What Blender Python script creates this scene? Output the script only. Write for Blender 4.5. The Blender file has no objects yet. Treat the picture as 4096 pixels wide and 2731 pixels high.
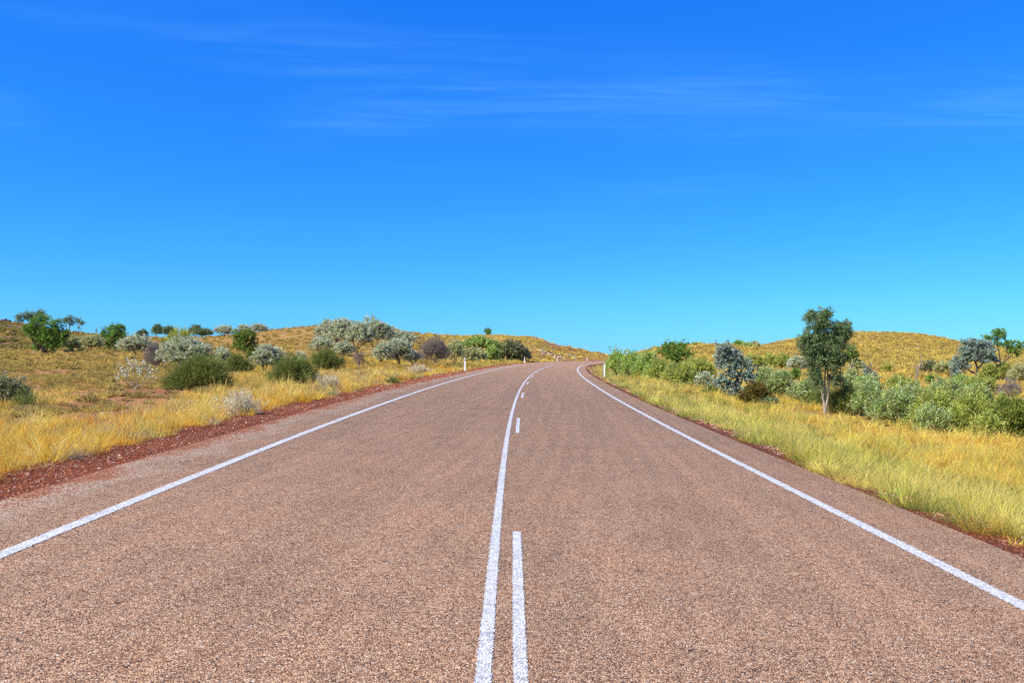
import bpy, math
import numpy as np

# ------------------------------------------------------------------ camera, sky, sun
sc = bpy.context.scene
COL = sc.collection
H_CAM, HOR, FPX, CX = 1.6097, 1417.3, 3250.0, 2048.0      # eye height and the lens in photograph pixels (4096 wide)
cam = bpy.data.objects.new('camera', bpy.data.cameras.new('camera'))
COL.objects.link(cam)
cam.location = (0, 0, H_CAM)
cam.rotation_euler = (math.radians(90), 0, 0)
cam.data.sensor_width = 36.0
cam.data.lens = 36.0 * FPX / 4096.0
cam.data.shift_y = (HOR - 1365.5) / 4096.0
cam.data.clip_start = 0.1
cam.data.clip_end = 12000
sc.camera = cam

SUN_EL, SUN_AZ = math.radians(44), math.radians(122)        # azimuth: from straight ahead towards the left
w = bpy.data.worlds.new('World'); sc.world = w; w.use_nodes = True
nt = w.node_tree; N = nt.nodes; LK = nt.links
for n in list(N): N.remove(n)
out = N.new('ShaderNodeOutputWorld'); bg = N.new('ShaderNodeBackground')
sky = N.new('ShaderNodeTexSky'); sky.sky_type = 'NISHITA'; sky.sun_disc = False
sky.sun_elevation = SUN_EL; sky.sun_rotation = -SUN_AZ
sky.altitude = 0; sky.air_density = 1.0; sky.dust_density = 0.0; sky.ozone_density = 3.0
grade = N.new('ShaderNodeGamma'); grade.inputs['Gamma'].default_value = 1.0
hs = N.new('ShaderNodeHueSaturation'); hs.inputs['Saturation'].default_value = 1.25; hs.inputs['Value'].default_value = 1.0
tint = N.new('ShaderNodeMix'); tint.data_type = 'RGBA'; tint.blend_type = 'MULTIPLY'
tint.inputs[0].default_value = 1.0; tint.inputs[7].default_value = (0.155, 0.725, 1.55, 1)
LK.new(sky.outputs[0], hs.inputs['Color'])
sp_ = N.new('ShaderNodeSeparateColor'); cb_ = N.new('ShaderNodeCombineColor'); pw = N.new('ShaderNodeMath'); pw.operation = 'POWER'; pw.inputs[1].default_value = 0.78
g2 = N.new('ShaderNodeMath'); g2.operation = 'MULTIPLY'; g2.inputs[1].default_value = 1.12
LK.new(hs.outputs[0], sp_.inputs[0]); LK.new(sp_.outputs[0], cb_.inputs[0]); pb = N.new('ShaderNodeMath'); pb.operation = 'POWER'; pb.inputs[1].default_value = 0.25; b2 = N.new('ShaderNodeMath'); b2.operation = 'MULTIPLY'; b2.inputs[1].default_value = 2.6
LK.new(sp_.outputs[2], pb.inputs[0]); LK.new(pb.outputs[0], b2.inputs[0]); LK.new(b2.outputs[0], cb_.inputs[2])
LK.new(sp_.outputs[1], pw.inputs[0]); LK.new(pw.outputs[0], g2.inputs[0]); LK.new(g2.outputs[0], cb_.inputs[1]); LK.new(cb_.outputs[0], tint.inputs[6])
CLOUD_AT = (3.32, 1.0)
# thin cirrus, laid out on the sky sphere by direction
tc = N.new('ShaderNodeTexCoord'); sep = N.new('ShaderNodeSeparateXYZ'); LK.new(tc.outputs['Generated'], sep.inputs[0])
zc = N.new('ShaderNodeMath'); zc.operation = 'MAXIMUM'; zc.inputs[1].default_value = 0.02; LK.new(sep.outputs[2], zc.inputs[0])
dv = N.new('ShaderNodeVectorMath'); dv.operation = 'DIVIDE'
cmb = N.new('ShaderNodeCombineXYZ')
for i in range(3): LK.new(zc.outputs[0], cmb.inputs[i])
LK.new(tc.outputs['Generated'], dv.inputs[0]); LK.new(cmb.outputs[0], dv.inputs[1])
def wmath(op, a, b):
    q = N.new('ShaderNodeMath'); q.operation = op
    for k_, v_ in enumerate((a, b)):
        if isinstance(v_, (int, float)): q.inputs[k_].default_value = v_
        else: LK.new(v_, q.inputs[k_])
    return q.outputs[0]
def wnoise(rot, scale, loc, size, detail, rough, dist):
    m_ = N.new('ShaderNodeMapping'); m_.inputs['Rotation'].default_value = (0, 0, math.radians(rot)); m_.inputs['Scale'].default_value = (*scale, 0); m_.inputs['Location'].default_value = (*loc, 0)
    LK.new(dv.outputs[0], m_.inputs[0])
    q = N.new('ShaderNodeTexNoise'); q.inputs['Scale'].default_value = size; q.inputs['Detail'].default_value = detail; q.inputs['Roughness'].default_value = rough; q.inputs['Distortion'].default_value = dist
    LK.new(m_.outputs[0], q.inputs['Vector']); return q.outputs[0]
def wrange(v, a, b, lo=0.0, hi=1.0):
    q = N.new('ShaderNodeMapRange'); q.interpolation_type = 'SMOOTHSTEP'
    for k_, x_ in zip((1, 2, 3, 4), (a, b, lo, hi)): q.inputs[k_].default_value = x_
    LK.new(v, q.inputs[0]); return q.outputs[0]
veil = wrange(wnoise(-24, (0.55, 1.0), CLOUD_AT, 0.62, 3, 0.5, 0.6), 0.44, 0.68)          # where the veils lie
fibre = wrange(wnoise(-20, (0.6, 3.4), (1.3, 4.1), 1.5, 9, 0.62, 1.1), 0.34, 0.78, 0.12, 1.0)     # drawn-out fibres inside them
low = wrange(sep.outputs[2], 0.10, 0.27)
amount = wmath('MULTIPLY', wmath('MULTIPLY', veil, fibre), wmath('MULTIPLY', low, 0.38))
cl = N.new('ShaderNodeMix'); cl.data_type = 'RGBA'; cl.inputs[7].default_value = (1.05, 3.1, 6.6, 1)
LK.new(amount, cl.inputs[0]); LK.new(tint.outputs[2], cl.inputs[6])
LK.new(cl.outputs[2], bg.inputs[0]); bg.inputs[1].default_value = 0.1
LK.new(bg.outputs[0], out.inputs[0])

sl = bpy.data.lights.new('sun', 'SUN'); sl.energy = 4.8; sl.angle = math.radians(0.53); sl.color = (1.0, 0.95, 0.87)
so = bpy.data.objects.new('sun', sl); COL.objects.link(so)
so.rotation_euler = (math.radians(90) - SUN_EL, 0, SUN_AZ + math.pi)   # aimed below by the direction vector
from mathutils import Vector
sdir = Vector((-math.sin(SUN_AZ) * math.cos(SUN_EL), math.cos(SUN_AZ) * math.cos(SUN_EL), math.sin(SUN_EL)))
so.rotation_euler = sdir.to_track_quat('Z', 'Y').to_euler()

vs = sc.view_settings
vs.view_transform = 'Standard'; vs.look = 'None'; vs.exposure = 0.75; vs.gamma = 1.0; vs.use_curve_mapping = False
sc.render.engine = 'CYCLES'
sc.cycles.use_denoising = False
sc.cycles.max_bounces = 6; sc.cycles.transparent_max_bounces = 4; sc.cycles.caustics_reflective = False; sc.cycles.caustics_refractive = False

rng = np.random.default_rng(7)

# ------------------------------------------------------------------ helpers
def tag(o, label=None, cat=None, group=None, kind=None):
    if label: o['label'] = label
    if cat: o['category'] = cat
    if group: o['group'] = group
    if kind: o['kind'] = kind
    return o

def mesh_np(name, V, F, mat, parent=None, col=None, uv=None, smooth=False):
    """one mesh object out of arrays; F is (m,k) with k fixed"""
    V = np.ascontiguousarray(V, np.float32); F = np.ascontiguousarray(F, np.int32)
    me = bpy.data.meshes.new(name)
    m, k = F.shape
    me.vertices.add(len(V)); me.vertices.foreach_set('co', V.ravel())
    me.loops.add(m * k); me.loops.foreach_set('vertex_index', F.ravel())
    me.polygons.add(m); me.polygons.foreach_set('loop_start', np.arange(0, m * k, k, dtype=np.int32))
    try: me.polygons.foreach_set('loop_total', np.full(m, k, np.int32))
    except Exception: pass
    me.polygons.foreach_set('use_smooth', np.full(m, bool(smooth)))
    if col is not None:
        a = me.attributes.new('tint', 'FLOAT_COLOR', 'POINT')
        c = np.ones((len(V), 4), np.float32); c[:, :3] = col
        a.data.foreach_set('color', c.ravel())
    if uv is not None:
        l = me.uv_layers.new(name='UVMap')
        l.data.foreach_set('uv', np.ascontiguousarray(uv[F.ravel()], np.float32).ravel())
    me.update(calc_edges=True); me.validate()
    if mat: me.materials.append(mat)
    o = bpy.data.objects.new(name, me); COL.objects.link(o)
    if parent is not None: o.parent = parent
    return o

def empty(name, loc):
    o = bpy.data.objects.new(name, None); COL.objects.link(o); o.location = loc; o.empty_display_size = 0.2
    return o

def hash2(ix, iy, seed):
    h = (ix.astype(np.int64) * 374761393 + iy.astype(np.int64) * 668265263 + seed * 1442695041) & 0xFFFFFFFF
    h = ((h ^ (h >> 13)) * 1274126177) & 0xFFFFFFFF
    h = h ^ (h >> 16)
    return (h & 0xFFFF) / 65535.0

def vnoise(x, y, size, seed=0, oct=3):
    v = 0; a = 1; tot = 0
    for o in range(oct):
        X = x / size; Y = y / size
        ix = np.floor(X); iy = np.floor(Y); fx = X - ix; fy = Y - iy
        fx = fx * fx * (3 - 2 * fx); fy = fy * fy * (3 - 2 * fy)
        q = [hash2(ix + i, iy + j, seed + o * 17) for j in (0, 1) for i in (0, 1)]
        v = v + a * ((q[0] * (1 - fx) + q[1] * fx) * (1 - fy) + (q[2] * (1 - fx) + q[3] * fx) * fy)
        tot += a; a *= 0.5; size = size / 2.03
    return v / tot

def sstep(a, b, x):
    t = np.clip((x - a) / (b - a), 0, 1); return t * t * (3 - 2 * t)

# ------------------------------------------------------------------ road line
KN = [0, 15, 30, 45, 60, 75, 90, 105, 120, 135, 150, 165, 180, 200, 230, 260]
KK = np.array([.983, 1.266, 1.098, .765, 1.159, .651, 1.29, 1.442, 1.728, 2.267, 2.924, 3.391, 3.584, 3.617, 3.617, 3.617]) / 1000
KG = np.array([1.128, .314, .21, .092, .019, -.036, -.05, -.097, -.167, -.233, -.354, -.487, -.518, -.419, -.289, -.232]) / 100
KB = np.array([3.757, 4.599, 4.75, 4.149, 3.926, 3.838, 3.792, 3.735, 3.655, 3.579, 3.481, 3.395, 3.333, 3.301, 3.327, 3.342]) / 100
S0, S1 = -40, 340
RS = np.arange(0, S1 + 1, 1.0)
def cum(a): return np.concatenate([[0], np.cumsum((a[1:] + a[:-1]) / 2)])
_h = -0.005235 + cum(np.interp(RS, KN, KK))
_hm = np.concatenate([[_h[0]], (_h[1:] + _h[:-1]) / 2])
RX = 0.0186 + np.concatenate([[0], np.cumsum(np.sin(_hm[1:]))]); RY = np.concatenate([[0], np.cumsum(np.cos(_hm[1:]))])
RZ = cum(np.interp(RS, KN, KG)); RB = np.interp(RS, KN, KB); RH = _h
bk = np.arange(S0, 0, 1.0)                                   # straight on behind the camera
RX = np.concatenate([RX[0] + bk * math.sin(_h[0]), RX]); RY = np.concatenate([bk * math.cos(_h[0]), RY])
RZ = np.concatenate([bk * 0.0, RZ]); RB = np.concatenate([np.full(len(bk), RB[0]), RB]); RH = np.concatenate([np.full(len(bk), _h[0]), RH])
RS = np.concatenate([bk, RS])

def road_pt(s, t, dz=0.0):
    s = np.asarray(s, float); t = np.asarray(t, float)
    h = np.interp(s, RS, RH)
    x = np.interp(s, RS, RX) + t * np.cos(h); y = np.interp(s, RS, RY) - t * np.sin(h)
    z = np.interp(s, RS, RZ) - t * np.interp(s, RS, RB) + dz
    return np.stack([x, y, z], -1)

def road_st(x, y):
    x = np.asarray(x, float); y = np.asarray(y, float)
    s = np.empty(x.shape); t = np.empty(x.shape)
    for a in range(0, len(x), 20000):
        X = x[a:a + 20000]; Y = y[a:a + 20000]
        i = np.argmin((X[:, None] - RX[None, ::2]) ** 2 + (Y[:, None] - RY[None, ::2]) ** 2, 1) * 2
        dx = X - RX[i]; dy = Y - RY[i]; c = np.cos(RH[i]); n = np.sin(RH[i])
        t[a:a + 20000] = dx * c - dy * n; s[a:a + 20000] = RS[i] + dx * n + dy * c
    return s, t

# ------------------------------------------------------------------ lie of the land
def zr(D, row): return H_CAM - D * (row - HOR) / FPX
NL = [(6, .34), (12, .32), (20, .25), (30, .22)]
LAND = {                                                    # bearing (as a photograph column) -> (distance, height)
 -900: NL + [(60, .6), (95, 1.6), (130, 2.6), (180, zr(180, 1275)), (235, zr(235, 1290))],
 0: NL + [(60, zr(60, 1472)), (95, zr(95, 1413)), (130, zr(130, 1385)), (180, zr(180, 1295)), (235, zr(235, 1315))],
 110: NL + [(60, zr(60, 1472)), (95, zr(95, 1413)), (130, zr(130, 1383)), (180, zr(180, 1304)), (235, zr(235, 1320))],
 230: NL + [(60, zr(60, 1474)), (95, zr(95, 1411)), (140, zr(140, 1375)), (185, zr(185, 1328)), (240, zr(240, 1338))],
 350: NL + [(60, zr(60, 1475)), (100, zr(100, 1405)), (140, zr(140, 1372)), (185, zr(185, 1337)), (240, zr(240, 1348))],
 600: NL + [(60, zr(60, 1480)), (100, zr(100, 1403)), (150, zr(150, 1351)), (200, zr(200, 1356))],
 800: NL + [(50, zr(50, 1500)), (75, zr(75, 1443)), (110, zr(110, 1390)), (150, zr(150, 1352)), (195, zr(195, 1365))],
 1000: NL + [(50, zr(50, 1497)), (75, zr(75, 1438)), (110, zr(110, 1383)), (148, zr(148, 1337)), (190, zr(190, 1352))],
 1130: NL + [(50, zr(50, 1496)), (75, zr(75, 1436)), (110, zr(110, 1378)), (147, zr(147, 1319)), (190, zr(190, 1340))],
 1290: NL + [(50, zr(50, 1496)), (75, zr(75, 1432)), (110, zr(110, 1370)), (147, zr(147, 1304)), (190, zr(190, 1330))],
 1450: NL + [(50, zr(50, 1498)), (75, zr(75, 1436)), (110, zr(110, 1375)), (147, zr(147, 1308)), (190, zr(190, 1335))],
 1632: NL + [(55, zr(55, 1492)), (80, zr(80, 1447)), (110, zr(110, 1400)), (150, zr(150, 1329)), (190, zr(190, 1345))],
 1790: NL + [(70, zr(70, 1476)), (100, zr(100, 1446)), (130, zr(130, 1410)), (165, zr(165, 1352)), (250, zr(250, 1352))],
 1950: NL + [(80, .4), (120, zr(120, 1448)), (160, zr(160, 1426)), (200, zr(200, 1388)), (258, zr(258, 1342)), (300, zr(300, 1350))],
 2120: NL + [(120, zr(120, 1449)), (150, zr(150, 1440)), (180, zr(180, 1412)), (250, zr(250, 1348)), (300, zr(300, 1358))],
 2220: NL + [(120, .3), (160, zr(160, 1445)), (190, zr(190, 1425)), (220, zr(220, 1397)), (250, zr(250, 1378)), (300, zr(300, 1386))],
 2320: NL + [(120, .2), (185, zr(185, 1444)), (210, zr(210, 1430)), (245, zr(245, 1399)), (300, zr(300, 1408))],
 2400: NL + [(60, -.05), (80, .15), (120, .2), (205, zr(205, 1441)), (225, zr(225, 1434)), (255, zr(255, 1414)), (300, zr(300, 1422))],
 2440: [(40, -.1), (60, .0), (75, .35), (95, .45), (150, .0), (215, zr(215, 1441)), (262, zr(262, 1424)), (300, zr(300, 1430))],
 2475: [(30, -.2), (50, .0), (62, .42), (80, .6), (120, .4), (200, .2), (262, .9), (300, .5)],
 2560: [(20, -.25), (40, -.15), (58, .10), (80, .25), (110, .5), (160, zr(160, 1412)), (220, zr(220, 1420))],
 2700: [(20, -.35), (50, -.32), (80, 0), (110, .6), (150, zr(150, 1386)), (200, zr(200, 1397))],
 2850: [(20, -.45), (45, -.55), (80, -.3), (110, .4), (150, zr(150, 1384)), (200, zr(200, 1394))],
 3000: [(15, -.5), (42, -.8), (80, -.5), (110, .3), (160, zr(160, 1385)), (210, zr(210, 1394))],
 3120: [(15, -.55), (40, -.9), (80, -.6), (110, .2), (150, zr(150, 1405)), (210, zr(210, 1371)), (280, zr(280, 1376))],
 3210: [(15, -.55), (38, -.95), (80, -.7), (110, .1), (160, zr(160, 1395)), (215, zr(215, 1351)), (280, zr(280, 1360))],
 3300: [(15, -.6), (36, -1.0), (80, -.8), (110, 0), (160, zr(160, 1388)), (220, zr(220, 1338)), (280, zr(280, 1345))],
 3400: [(15, -.65), (32, -1.05), (80, -.8), (105, zr(105, 1460)), (160, zr(160, 1388)), (220, zr(220, 1331)), (280, zr(280, 1340))],
 3500: [(14, -.65), (30, -1.1), (80, -.8), (102, zr(102, 1466)), (160, zr(160, 1390)), (220, zr(220, 1332)), (280, zr(280, 1340))],
 3660: [(14, -.65), (28, -1.15), (62, -.97), (100, zr(100, 1470)), (160, zr(160, 1396)), (220, zr(220, 1338)), (280, zr(280, 1348))],
 3760: [(14, -.65), (28, -1.15), (62, -1.0), (100, zr(100, 1470)), (160, zr(160, 1402)), (220, zr(220, 1353)), (280, zr(280, 1362))],
 3850: [(14, -.65), (27, -1.15), (60, -1.0), (85, -.3), (110, zr(110, 1456)), (160, zr(160, 1412)), (220, zr(220, 1372)), (280, zr(280, 1380))],
 4096: [(14, -.7), (25, -1.15), (60, -1.0), (85, -.4), (120, zr(120, 1440)), (220, zr(220, 1400)), (280, zr(280, 1408))],
 5000: [(14, -.7), (25, -1.15), (60, -1.0), (120, .2), (220, 1.5), (280, 1)],
}
def pchip(x, y, q):
    x = np.asarray(x, float); y = np.asarray(y, float); h = np.diff(x); d = np.diff(y) / h
    m = np.zeros(len(x))
    for i in range(1, len(x) - 1):
        if d[i - 1] * d[i] > 0:
            w1 = 2 * h[i] + h[i - 1]; w2 = h[i] + 2 * h[i - 1]; m[i] = (w1 + w2) / (w1 / d[i - 1] + w2 / d[i])
    m[-1] = 0
    i = np.clip(np.searchsorted(x, q) - 1, 0, len(x) - 2); t = np.clip((q - x[i]) / h[i], 0, 1); H_ = h[i]
    return ((1 + 2 * t) * (1 - t) ** 2) * y[i] + t * (1 - t) ** 2 * H_ * m[i] + t * t * (3 - 2 * t) * y[i + 1] + t * t * (t - 1) * H_ * m[i + 1]
LD = np.linspace(math.log(4), math.log(6000), 420)
cols = sorted(LAND)
prof = []
for c in cols:
    p = list(LAND[c]); d0, z0 = p[-1]
    p += [(d0 * 1.5, z0 * .3 - 4), (max(d0 * 2.3, 650), -9), (1400, -11), (6000, -14)]
    p = [(4, p[0][1])] + p if p[0][0] > 4 else p
    prof.append(pchip(np.log([a for a, _ in p]), [b for _, b in p], LD))
prof = np.array(prof)
UC = np.arange(-900, 5001, 20.0)
TAB = np.empty((len(UC), len(LD)))
for j in range(len(LD)): TAB[:, j] = pchip(cols, prof[:, j], UC)

def land(x, y):
    th = np.arctan2(x, y); r = np.hypot(x, y)
    tl = math.atan((-900 - CX) / FPX); th2 = math.atan((5000 - CX) / FPX)
    tcl = np.clip(th, tl, th2); u = CX + FPX * np.tan(tcl); D = np.maximum(r * np.cos(tcl), 4.01)
    a = np.clip((u + 900) / 20, 0, len(UC) - 1.001); b = np.clip((np.log(D) - LD[0]) / (LD[1] - LD[0]), 0, len(LD) - 1.001)
    i = a.astype(int); j = b.astype(int); fa = a - i; fb = b - j
    z = (TAB[i, j] * (1 - fa) + TAB[i + 1, j] * fa) * (1 - fb) + (TAB[i, j + 1] * (1 - fa) + TAB[i + 1, j + 1] * fa) * fb
    k = sstep(0, math.radians(35), np.abs(th - tcl))          # beside and behind: level out
    return z * (1 - k) + (-.4 - np.minimum(r, 1500) * .004) * k

def ground(x, y, st=None):
    x = np.atleast_1d(np.asarray(x, float)); y = np.atleast_1d(np.asarray(y, float))
    s, t = road_st(x, y) if st is None else st
    r = np.hypot(x, y)
    z = land(x, y)
    amp = np.clip((r - 12) / 120, 0, 1) * .5 + .05
    z = z + (vnoise(x, y, 9.0, 3) - .5) * amp * 1.3 + (vnoise(x, y, 2.2, 5, 2) - .5) * (.06 + amp * .25)
    on = (s > S0) & (s < S1 - 1)
    zroad = np.interp(s, RS, RZ) - np.clip(t, -6, 6) * np.interp(s, RS, RB)
    zl = zroad - .07 - np.where(t < -5.5, (-t - 5.5) * .05, 0) - np.where(t > 4.6, (t - 4.6) * .12, 0)
    wl = np.where(t < 0, sstep(5.7, 9.5, -t), sstep(4.7, 8.5, t))
    return np.where(on, zl * (1 - wl) + z * wl, z)

def project(x, y, z): return CX + FPX * x / y, HOR + FPX * (H_CAM - z) / y
def at(u, row, dmin=7, dmax=300):
    """where the sight line through a photograph pixel meets the ground"""
    D = np.exp(np.linspace(math.log(dmin), math.log(dmax), 700)); x = (u - CX) / FPX * D
    g = ground(x, D); rr = HOR + FPX * (H_CAM - g) / D
    i = np.argmax(rr <= row) if (rr <= row).any() else len(D) - 1
    return float(x[i]), float(D[i]), float(g[i])

# ------------------------------------------------------------------ materials
def new_mat(name):
    m = bpy.data.materials.new(name); m.use_nodes = True
    b = m.node_tree.nodes['Principled BSDF']; b.inputs['Roughness'].default_value = .85
    b.inputs['Specular IOR Level'].default_value = .15
    return m, m.node_tree.nodes, m.node_tree.links, b

def leaf_mat(name, rough=.6, trans=.28, spec=.25):
    m, n, l, b = new_mat(name)
    at_ = n.new('ShaderNodeAttribute'); at_.attribute_name = 'tint'
    b.inputs['Roughness'].default_value = rough; b.inputs['Specular IOR Level'].default_value = spec
    l.new(at_.outputs['Color'], b.inputs['Base Color'])
    tr = n.new('ShaderNodeBsdfTranslucent'); l.new(at_.outputs['Color'], tr.inputs['Color'])
    mx = n.new('ShaderNodeMixShader'); mx.inputs[0].default_value = trans
    l.new(b.outputs[0], mx.inputs[1]); l.new(tr.outputs[0], mx.inputs[2])
    l.new(mx.outputs[0], n['Material Output'].inputs['Surface'])
    return m

def plain_mat(name, color, var=.25, scale=20, rough=.85, bump=0.0):
    m, n, l, b = new_mat(name)
    b.inputs['Roughness'].default_value = rough
    tc = n.new('ShaderNodeTexCoord'); no = n.new('ShaderNodeTexNoise'); no.inputs['Scale'].default_value = scale; no.inputs['Detail'].default_value = 5
    l.new(tc.outputs['Object'], no.inputs['Vector'])
    mr = n.new('ShaderNodeMapRange'); mr.inputs[1].default_value = .25; mr.inputs[2].default_value = .75
    mr.inputs[3].default_value = 1 - var; mr.inputs[4].default_value = 1 + var; l.new(no.outputs[0], mr.inputs[0])
    mx = n.new('ShaderNodeMix'); mx.data_type = 'RGBA'; mx.blend_type = 'MULTIPLY'; mx.inputs[0].default_value = 1
    mx.inputs[6].default_value = (*color, 1); l.new(mr.outputs[0], mx.inputs[7]); l.new(mx.outputs[2], b.inputs['Base Color'])
    if bump:
        bp = n.new('ShaderNodeBump'); bp.inputs['Strength'].default_value = bump; bp.inputs['Distance'].default_value = .02
        l.new(no.outputs[0], bp.inputs['Height']); l.new(bp.outputs[0], b.inputs['Normal'])
    return m

def ramp(n, stops, interp='LINEAR'):
    r = n.new('ShaderNodeValToRGB'); e = r.color_ramp; e.interpolation = interp
    while len(e.elements) < len(stops): e.elements.new(.5)
    for q, (p, c) in zip(e.elements, stops): q.position = p; q.color = (*c, 1)
    return r

def math_node(n, l, op, a, b=None, c=None):
    q = n.new('ShaderNodeMath'); q.operation = op
    for i, v in enumerate((a, b, c)):
        if v is None: continue
        if isinstance(v, (int, float)): q.inputs[i].default_value = v
        else: l.new(v, q.inputs[i])
    return q.outputs[0]

def mix_rgb(n, l, f, a, b, mode='MIX'):
    q = n.new('ShaderNodeMix'); q.data_type = 'RGBA'; q.blend_type = mode
    for i, v in ((0, f), (6, a), (7, b)):
        if isinstance(v, (int, float)): q.inputs[i].default_value = v
        elif isinstance(v, tuple): q.inputs[i].default_value = (*v, 1)
        else: l.new(v, q.inputs[i])
    return q.outputs[2]

def chips(n, l, vec, scale, gap=.13):
    """stone chips: random value per chip, 0..1 gap mask, height"""
    v = n.new('ShaderNodeTexVoronoi'); v.inputs['Scale'].default_value = scale; l.new(vec, v.inputs['Vector'])
    e = n.new('ShaderNodeTexVoronoi'); e.feature = 'DISTANCE_TO_EDGE'; e.inputs['Scale'].default_value = scale; l.new(vec, e.inputs['Vector'])
    sp = n.new('ShaderNodeSeparateColor'); l.new(v.outputs['Color'], sp.inputs[0])
    mr = n.new('ShaderNodeMapRange'); mr.interpolation_type = 'SMOOTHSTEP'; mr.inputs[1].default_value = .02; mr.inputs[2].default_value = gap
    l.new(e.outputs['Distance'], mr.inputs[0])
    return sp.outputs[0], sp.outputs[1], mr.outputs[0], v.outputs['Distance']

def road_mat():
    m, n, l, b = new_mat('chip_seal')
    tc = n.new('ShaderNodeTexCoord'); ob = tc.outputs['Object']
    uvs = n.new('ShaderNodeSeparateXYZ'); l.new(tc.outputs['UV'], uvs.inputs[0]); T = uvs.outputs[0]
    wob = n.new('ShaderNodeTexNoise'); wob.inputs['Scale'].default_value = 70; l.new(ob, wob.inputs['Vector'])
    av = n.new('ShaderNodeVectorMath'); av.operation = 'MULTIPLY_ADD'; av.inputs[1].default_value = (.012,) * 3
    l.new(wob.outputs['Color'], av.inputs[0]); l.new(ob, av.inputs[2])
    r1, r2, gap, dist = chips(n, l, av.outputs[0], 74, .135)
    stone = ramp(n, [(0, (.29, .147, .077)), (.3, (.48, .272, .146)), (.7, (.62, .378, .206)), (.95, (.68, .45, .265)), (1, (.74, .59, .42))]); l.new(r1, stone.inputs[0])
    # broad change along the road: stretched noise in lane coordinates
    mp = n.new('ShaderNodeMapping'); mp.inputs['Scale'].default_value = (2.2, .05, 1); l.new(tc.outputs['UV'], mp.inputs[0])
    big = n.new('ShaderNodeTexNoise'); big.inputs['Scale'].default_value = 1; big.inputs['Detail'].default_value = 4; l.new(mp.outputs[0], big.inputs['Vector'])
    blot = n.new('ShaderNodeTexNoise'); blot.inputs['Scale'].default_value = .9; blot.inputs['Detail'].default_value = 6; l.new(ob, blot.inputs['Vector'])
    tone = ramp(n, [(.3, (.91, .91, .92)), (.5, (1, 1, 1)), (.72, (1.08, 1.06, 1.04))]); l.new(big.outputs[0], tone.inputs[0])
    tone2 = ramp(n, [(.34, (.90, .89, .89)), (.5, (1, 1, 1)), (.68, (1.07, 1.01, .96))]); l.new(blot.outputs[0], tone2.inputs[0])
    c = mix_rgb(n, l, 1, stone.outputs[0], tone.outputs[0], 'MULTIPLY'); c = mix_rgb(n, l, 1, c, tone2.outputs[0], 'MULTIPLY')
    # tyre paths: two per lane, rubbed a shade lighter and smoother
    ab = math_node(n, l, 'ABSOLUTE', math_node(n, l, 'SUBTRACT', math_node(n, l, 'ABSOLUTE', T), 1.75))
    trk = n.new('ShaderNodeMapRange'); trk.interpolation_type = 'SMOOTHSTEP'; trk.inputs[1].default_value = .55; trk.inputs[2].default_value = .1; trk.inputs[3].default_value = 0; trk.inputs[4].default_value = 1
    l.new(math_node(n, l, 'ABSOLUTE', math_node(n, l, 'SUBTRACT', ab, .8)), trk.inputs[0])
    tk = math_node(n, l, 'MULTIPLY', trk.outputs[0], big.outputs[0])
    c = mix_rgb(n, l, math_node(n, l, 'MULTIPLY', tk, .5), c, mix_rgb(n, l, 1, c, (1.16, 1.12, 1.10), 'MULTIPLY'))
    # pits where chips are lost: more bitumen
    pit = n.new('ShaderNodeTexNoise'); pit.inputs['Scale'].default_value = 9; pit.inputs['Detail'].default_value = 5; l.new(ob, pit.inputs['Vector'])
    pm = n.new('ShaderNodeMapRange'); pm.inputs[1].default_value = .58; pm.inputs[2].default_value = .74; pm.inputs[3].default_value = 0; pm.inputs[4].default_value = .32; l.new(pit.outputs[0], pm.inputs[0])
    lost = math_node(n, l, 'LESS_THAN', r2, pm.outputs[0]); lost = math_node(n, l, 'MULTIPLY', lost, .8)
    c = mix_rgb(n, l, lost, c, (.045, .038, .04))
    c = mix_rgb(n, l, gap, (.038, .027, .024), c)
    # left margin: pale washed stones, then red gravel
    jn = n.new('ShaderNodeTexNoise'); jn.inputs['Scale'].default_value = 1.3; jn.inputs['Detail'].default_value = 6; l.new(ob, jn.inputs['Vector'])
    tj = math_node(n, l, 'ADD', T, math_node(n, l, 'MULTIPLY', math_node(n, l, 'SUBTRACT', jn.outputs[0], .5), 1.7))
    pa = n.new('ShaderNodeMapRange'); pa.interpolation_type = 'SMOOTHSTEP'; pa.inputs[1].default_value = -3.95; pa.inputs[2].default_value = -4.35; l.new(tj, pa.inputs[0])
    pale = ramp(n, [(0, (.36, .215, .115)), (.6, (.60, .42, .25)), (1, (.90, .74, .52))]); l.new(r1, pale.inputs[0])
    pale_c = mix_rgb(n, l, gap, (.08, .055, .05), pale.outputs[0])
    c = mix_rgb(n, l, math_node(n, l, 'MULTIPLY', pa.outputs[0], .75), c, pale_c)
    rd = n.new('ShaderNodeMapRange'); rd.interpolation_type = 'SMOOTHSTEP'; rd.inputs[1].default_value = -4.15; rd.inputs[2].default_value = -4.75; l.new(tj, rd.inputs[0])
    red = ramp(n, [(0, (.17, .042, .014)), (.55, (.29, .085, .03)), (.9, (.45, .22, .11)), (1, (.7, .52, .36))]); l.new(r2, red.inputs[0])
    keep = math_node(n, l, 'GREATER_THAN', math_node(n, l, 'ADD', rd.outputs[0], 0.0), r1)
    c = mix_rgb(n, l, math_node(n, l, 'MULTIPLY', keep, .9), c, red.outputs[0])
    l.new(c, b.inputs['Base Color']); b.inputs['Roughness'].default_value = .9; b.inputs['Specular IOR Level'].default_value = .05
    hgt = math_node(n, l, 'MULTIPLY', gap, math_node(n, l, 'ADD', .35, r2))
    bp = n.new('ShaderNodeBump'); bp.inputs['Strength'].default_value = 1.0; bp.inputs['Distance'].default_value = .004
    l.new(hgt, bp.inputs['Height']); l.new(bp.outputs[0], b.inputs['Normal'])
    return m

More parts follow.
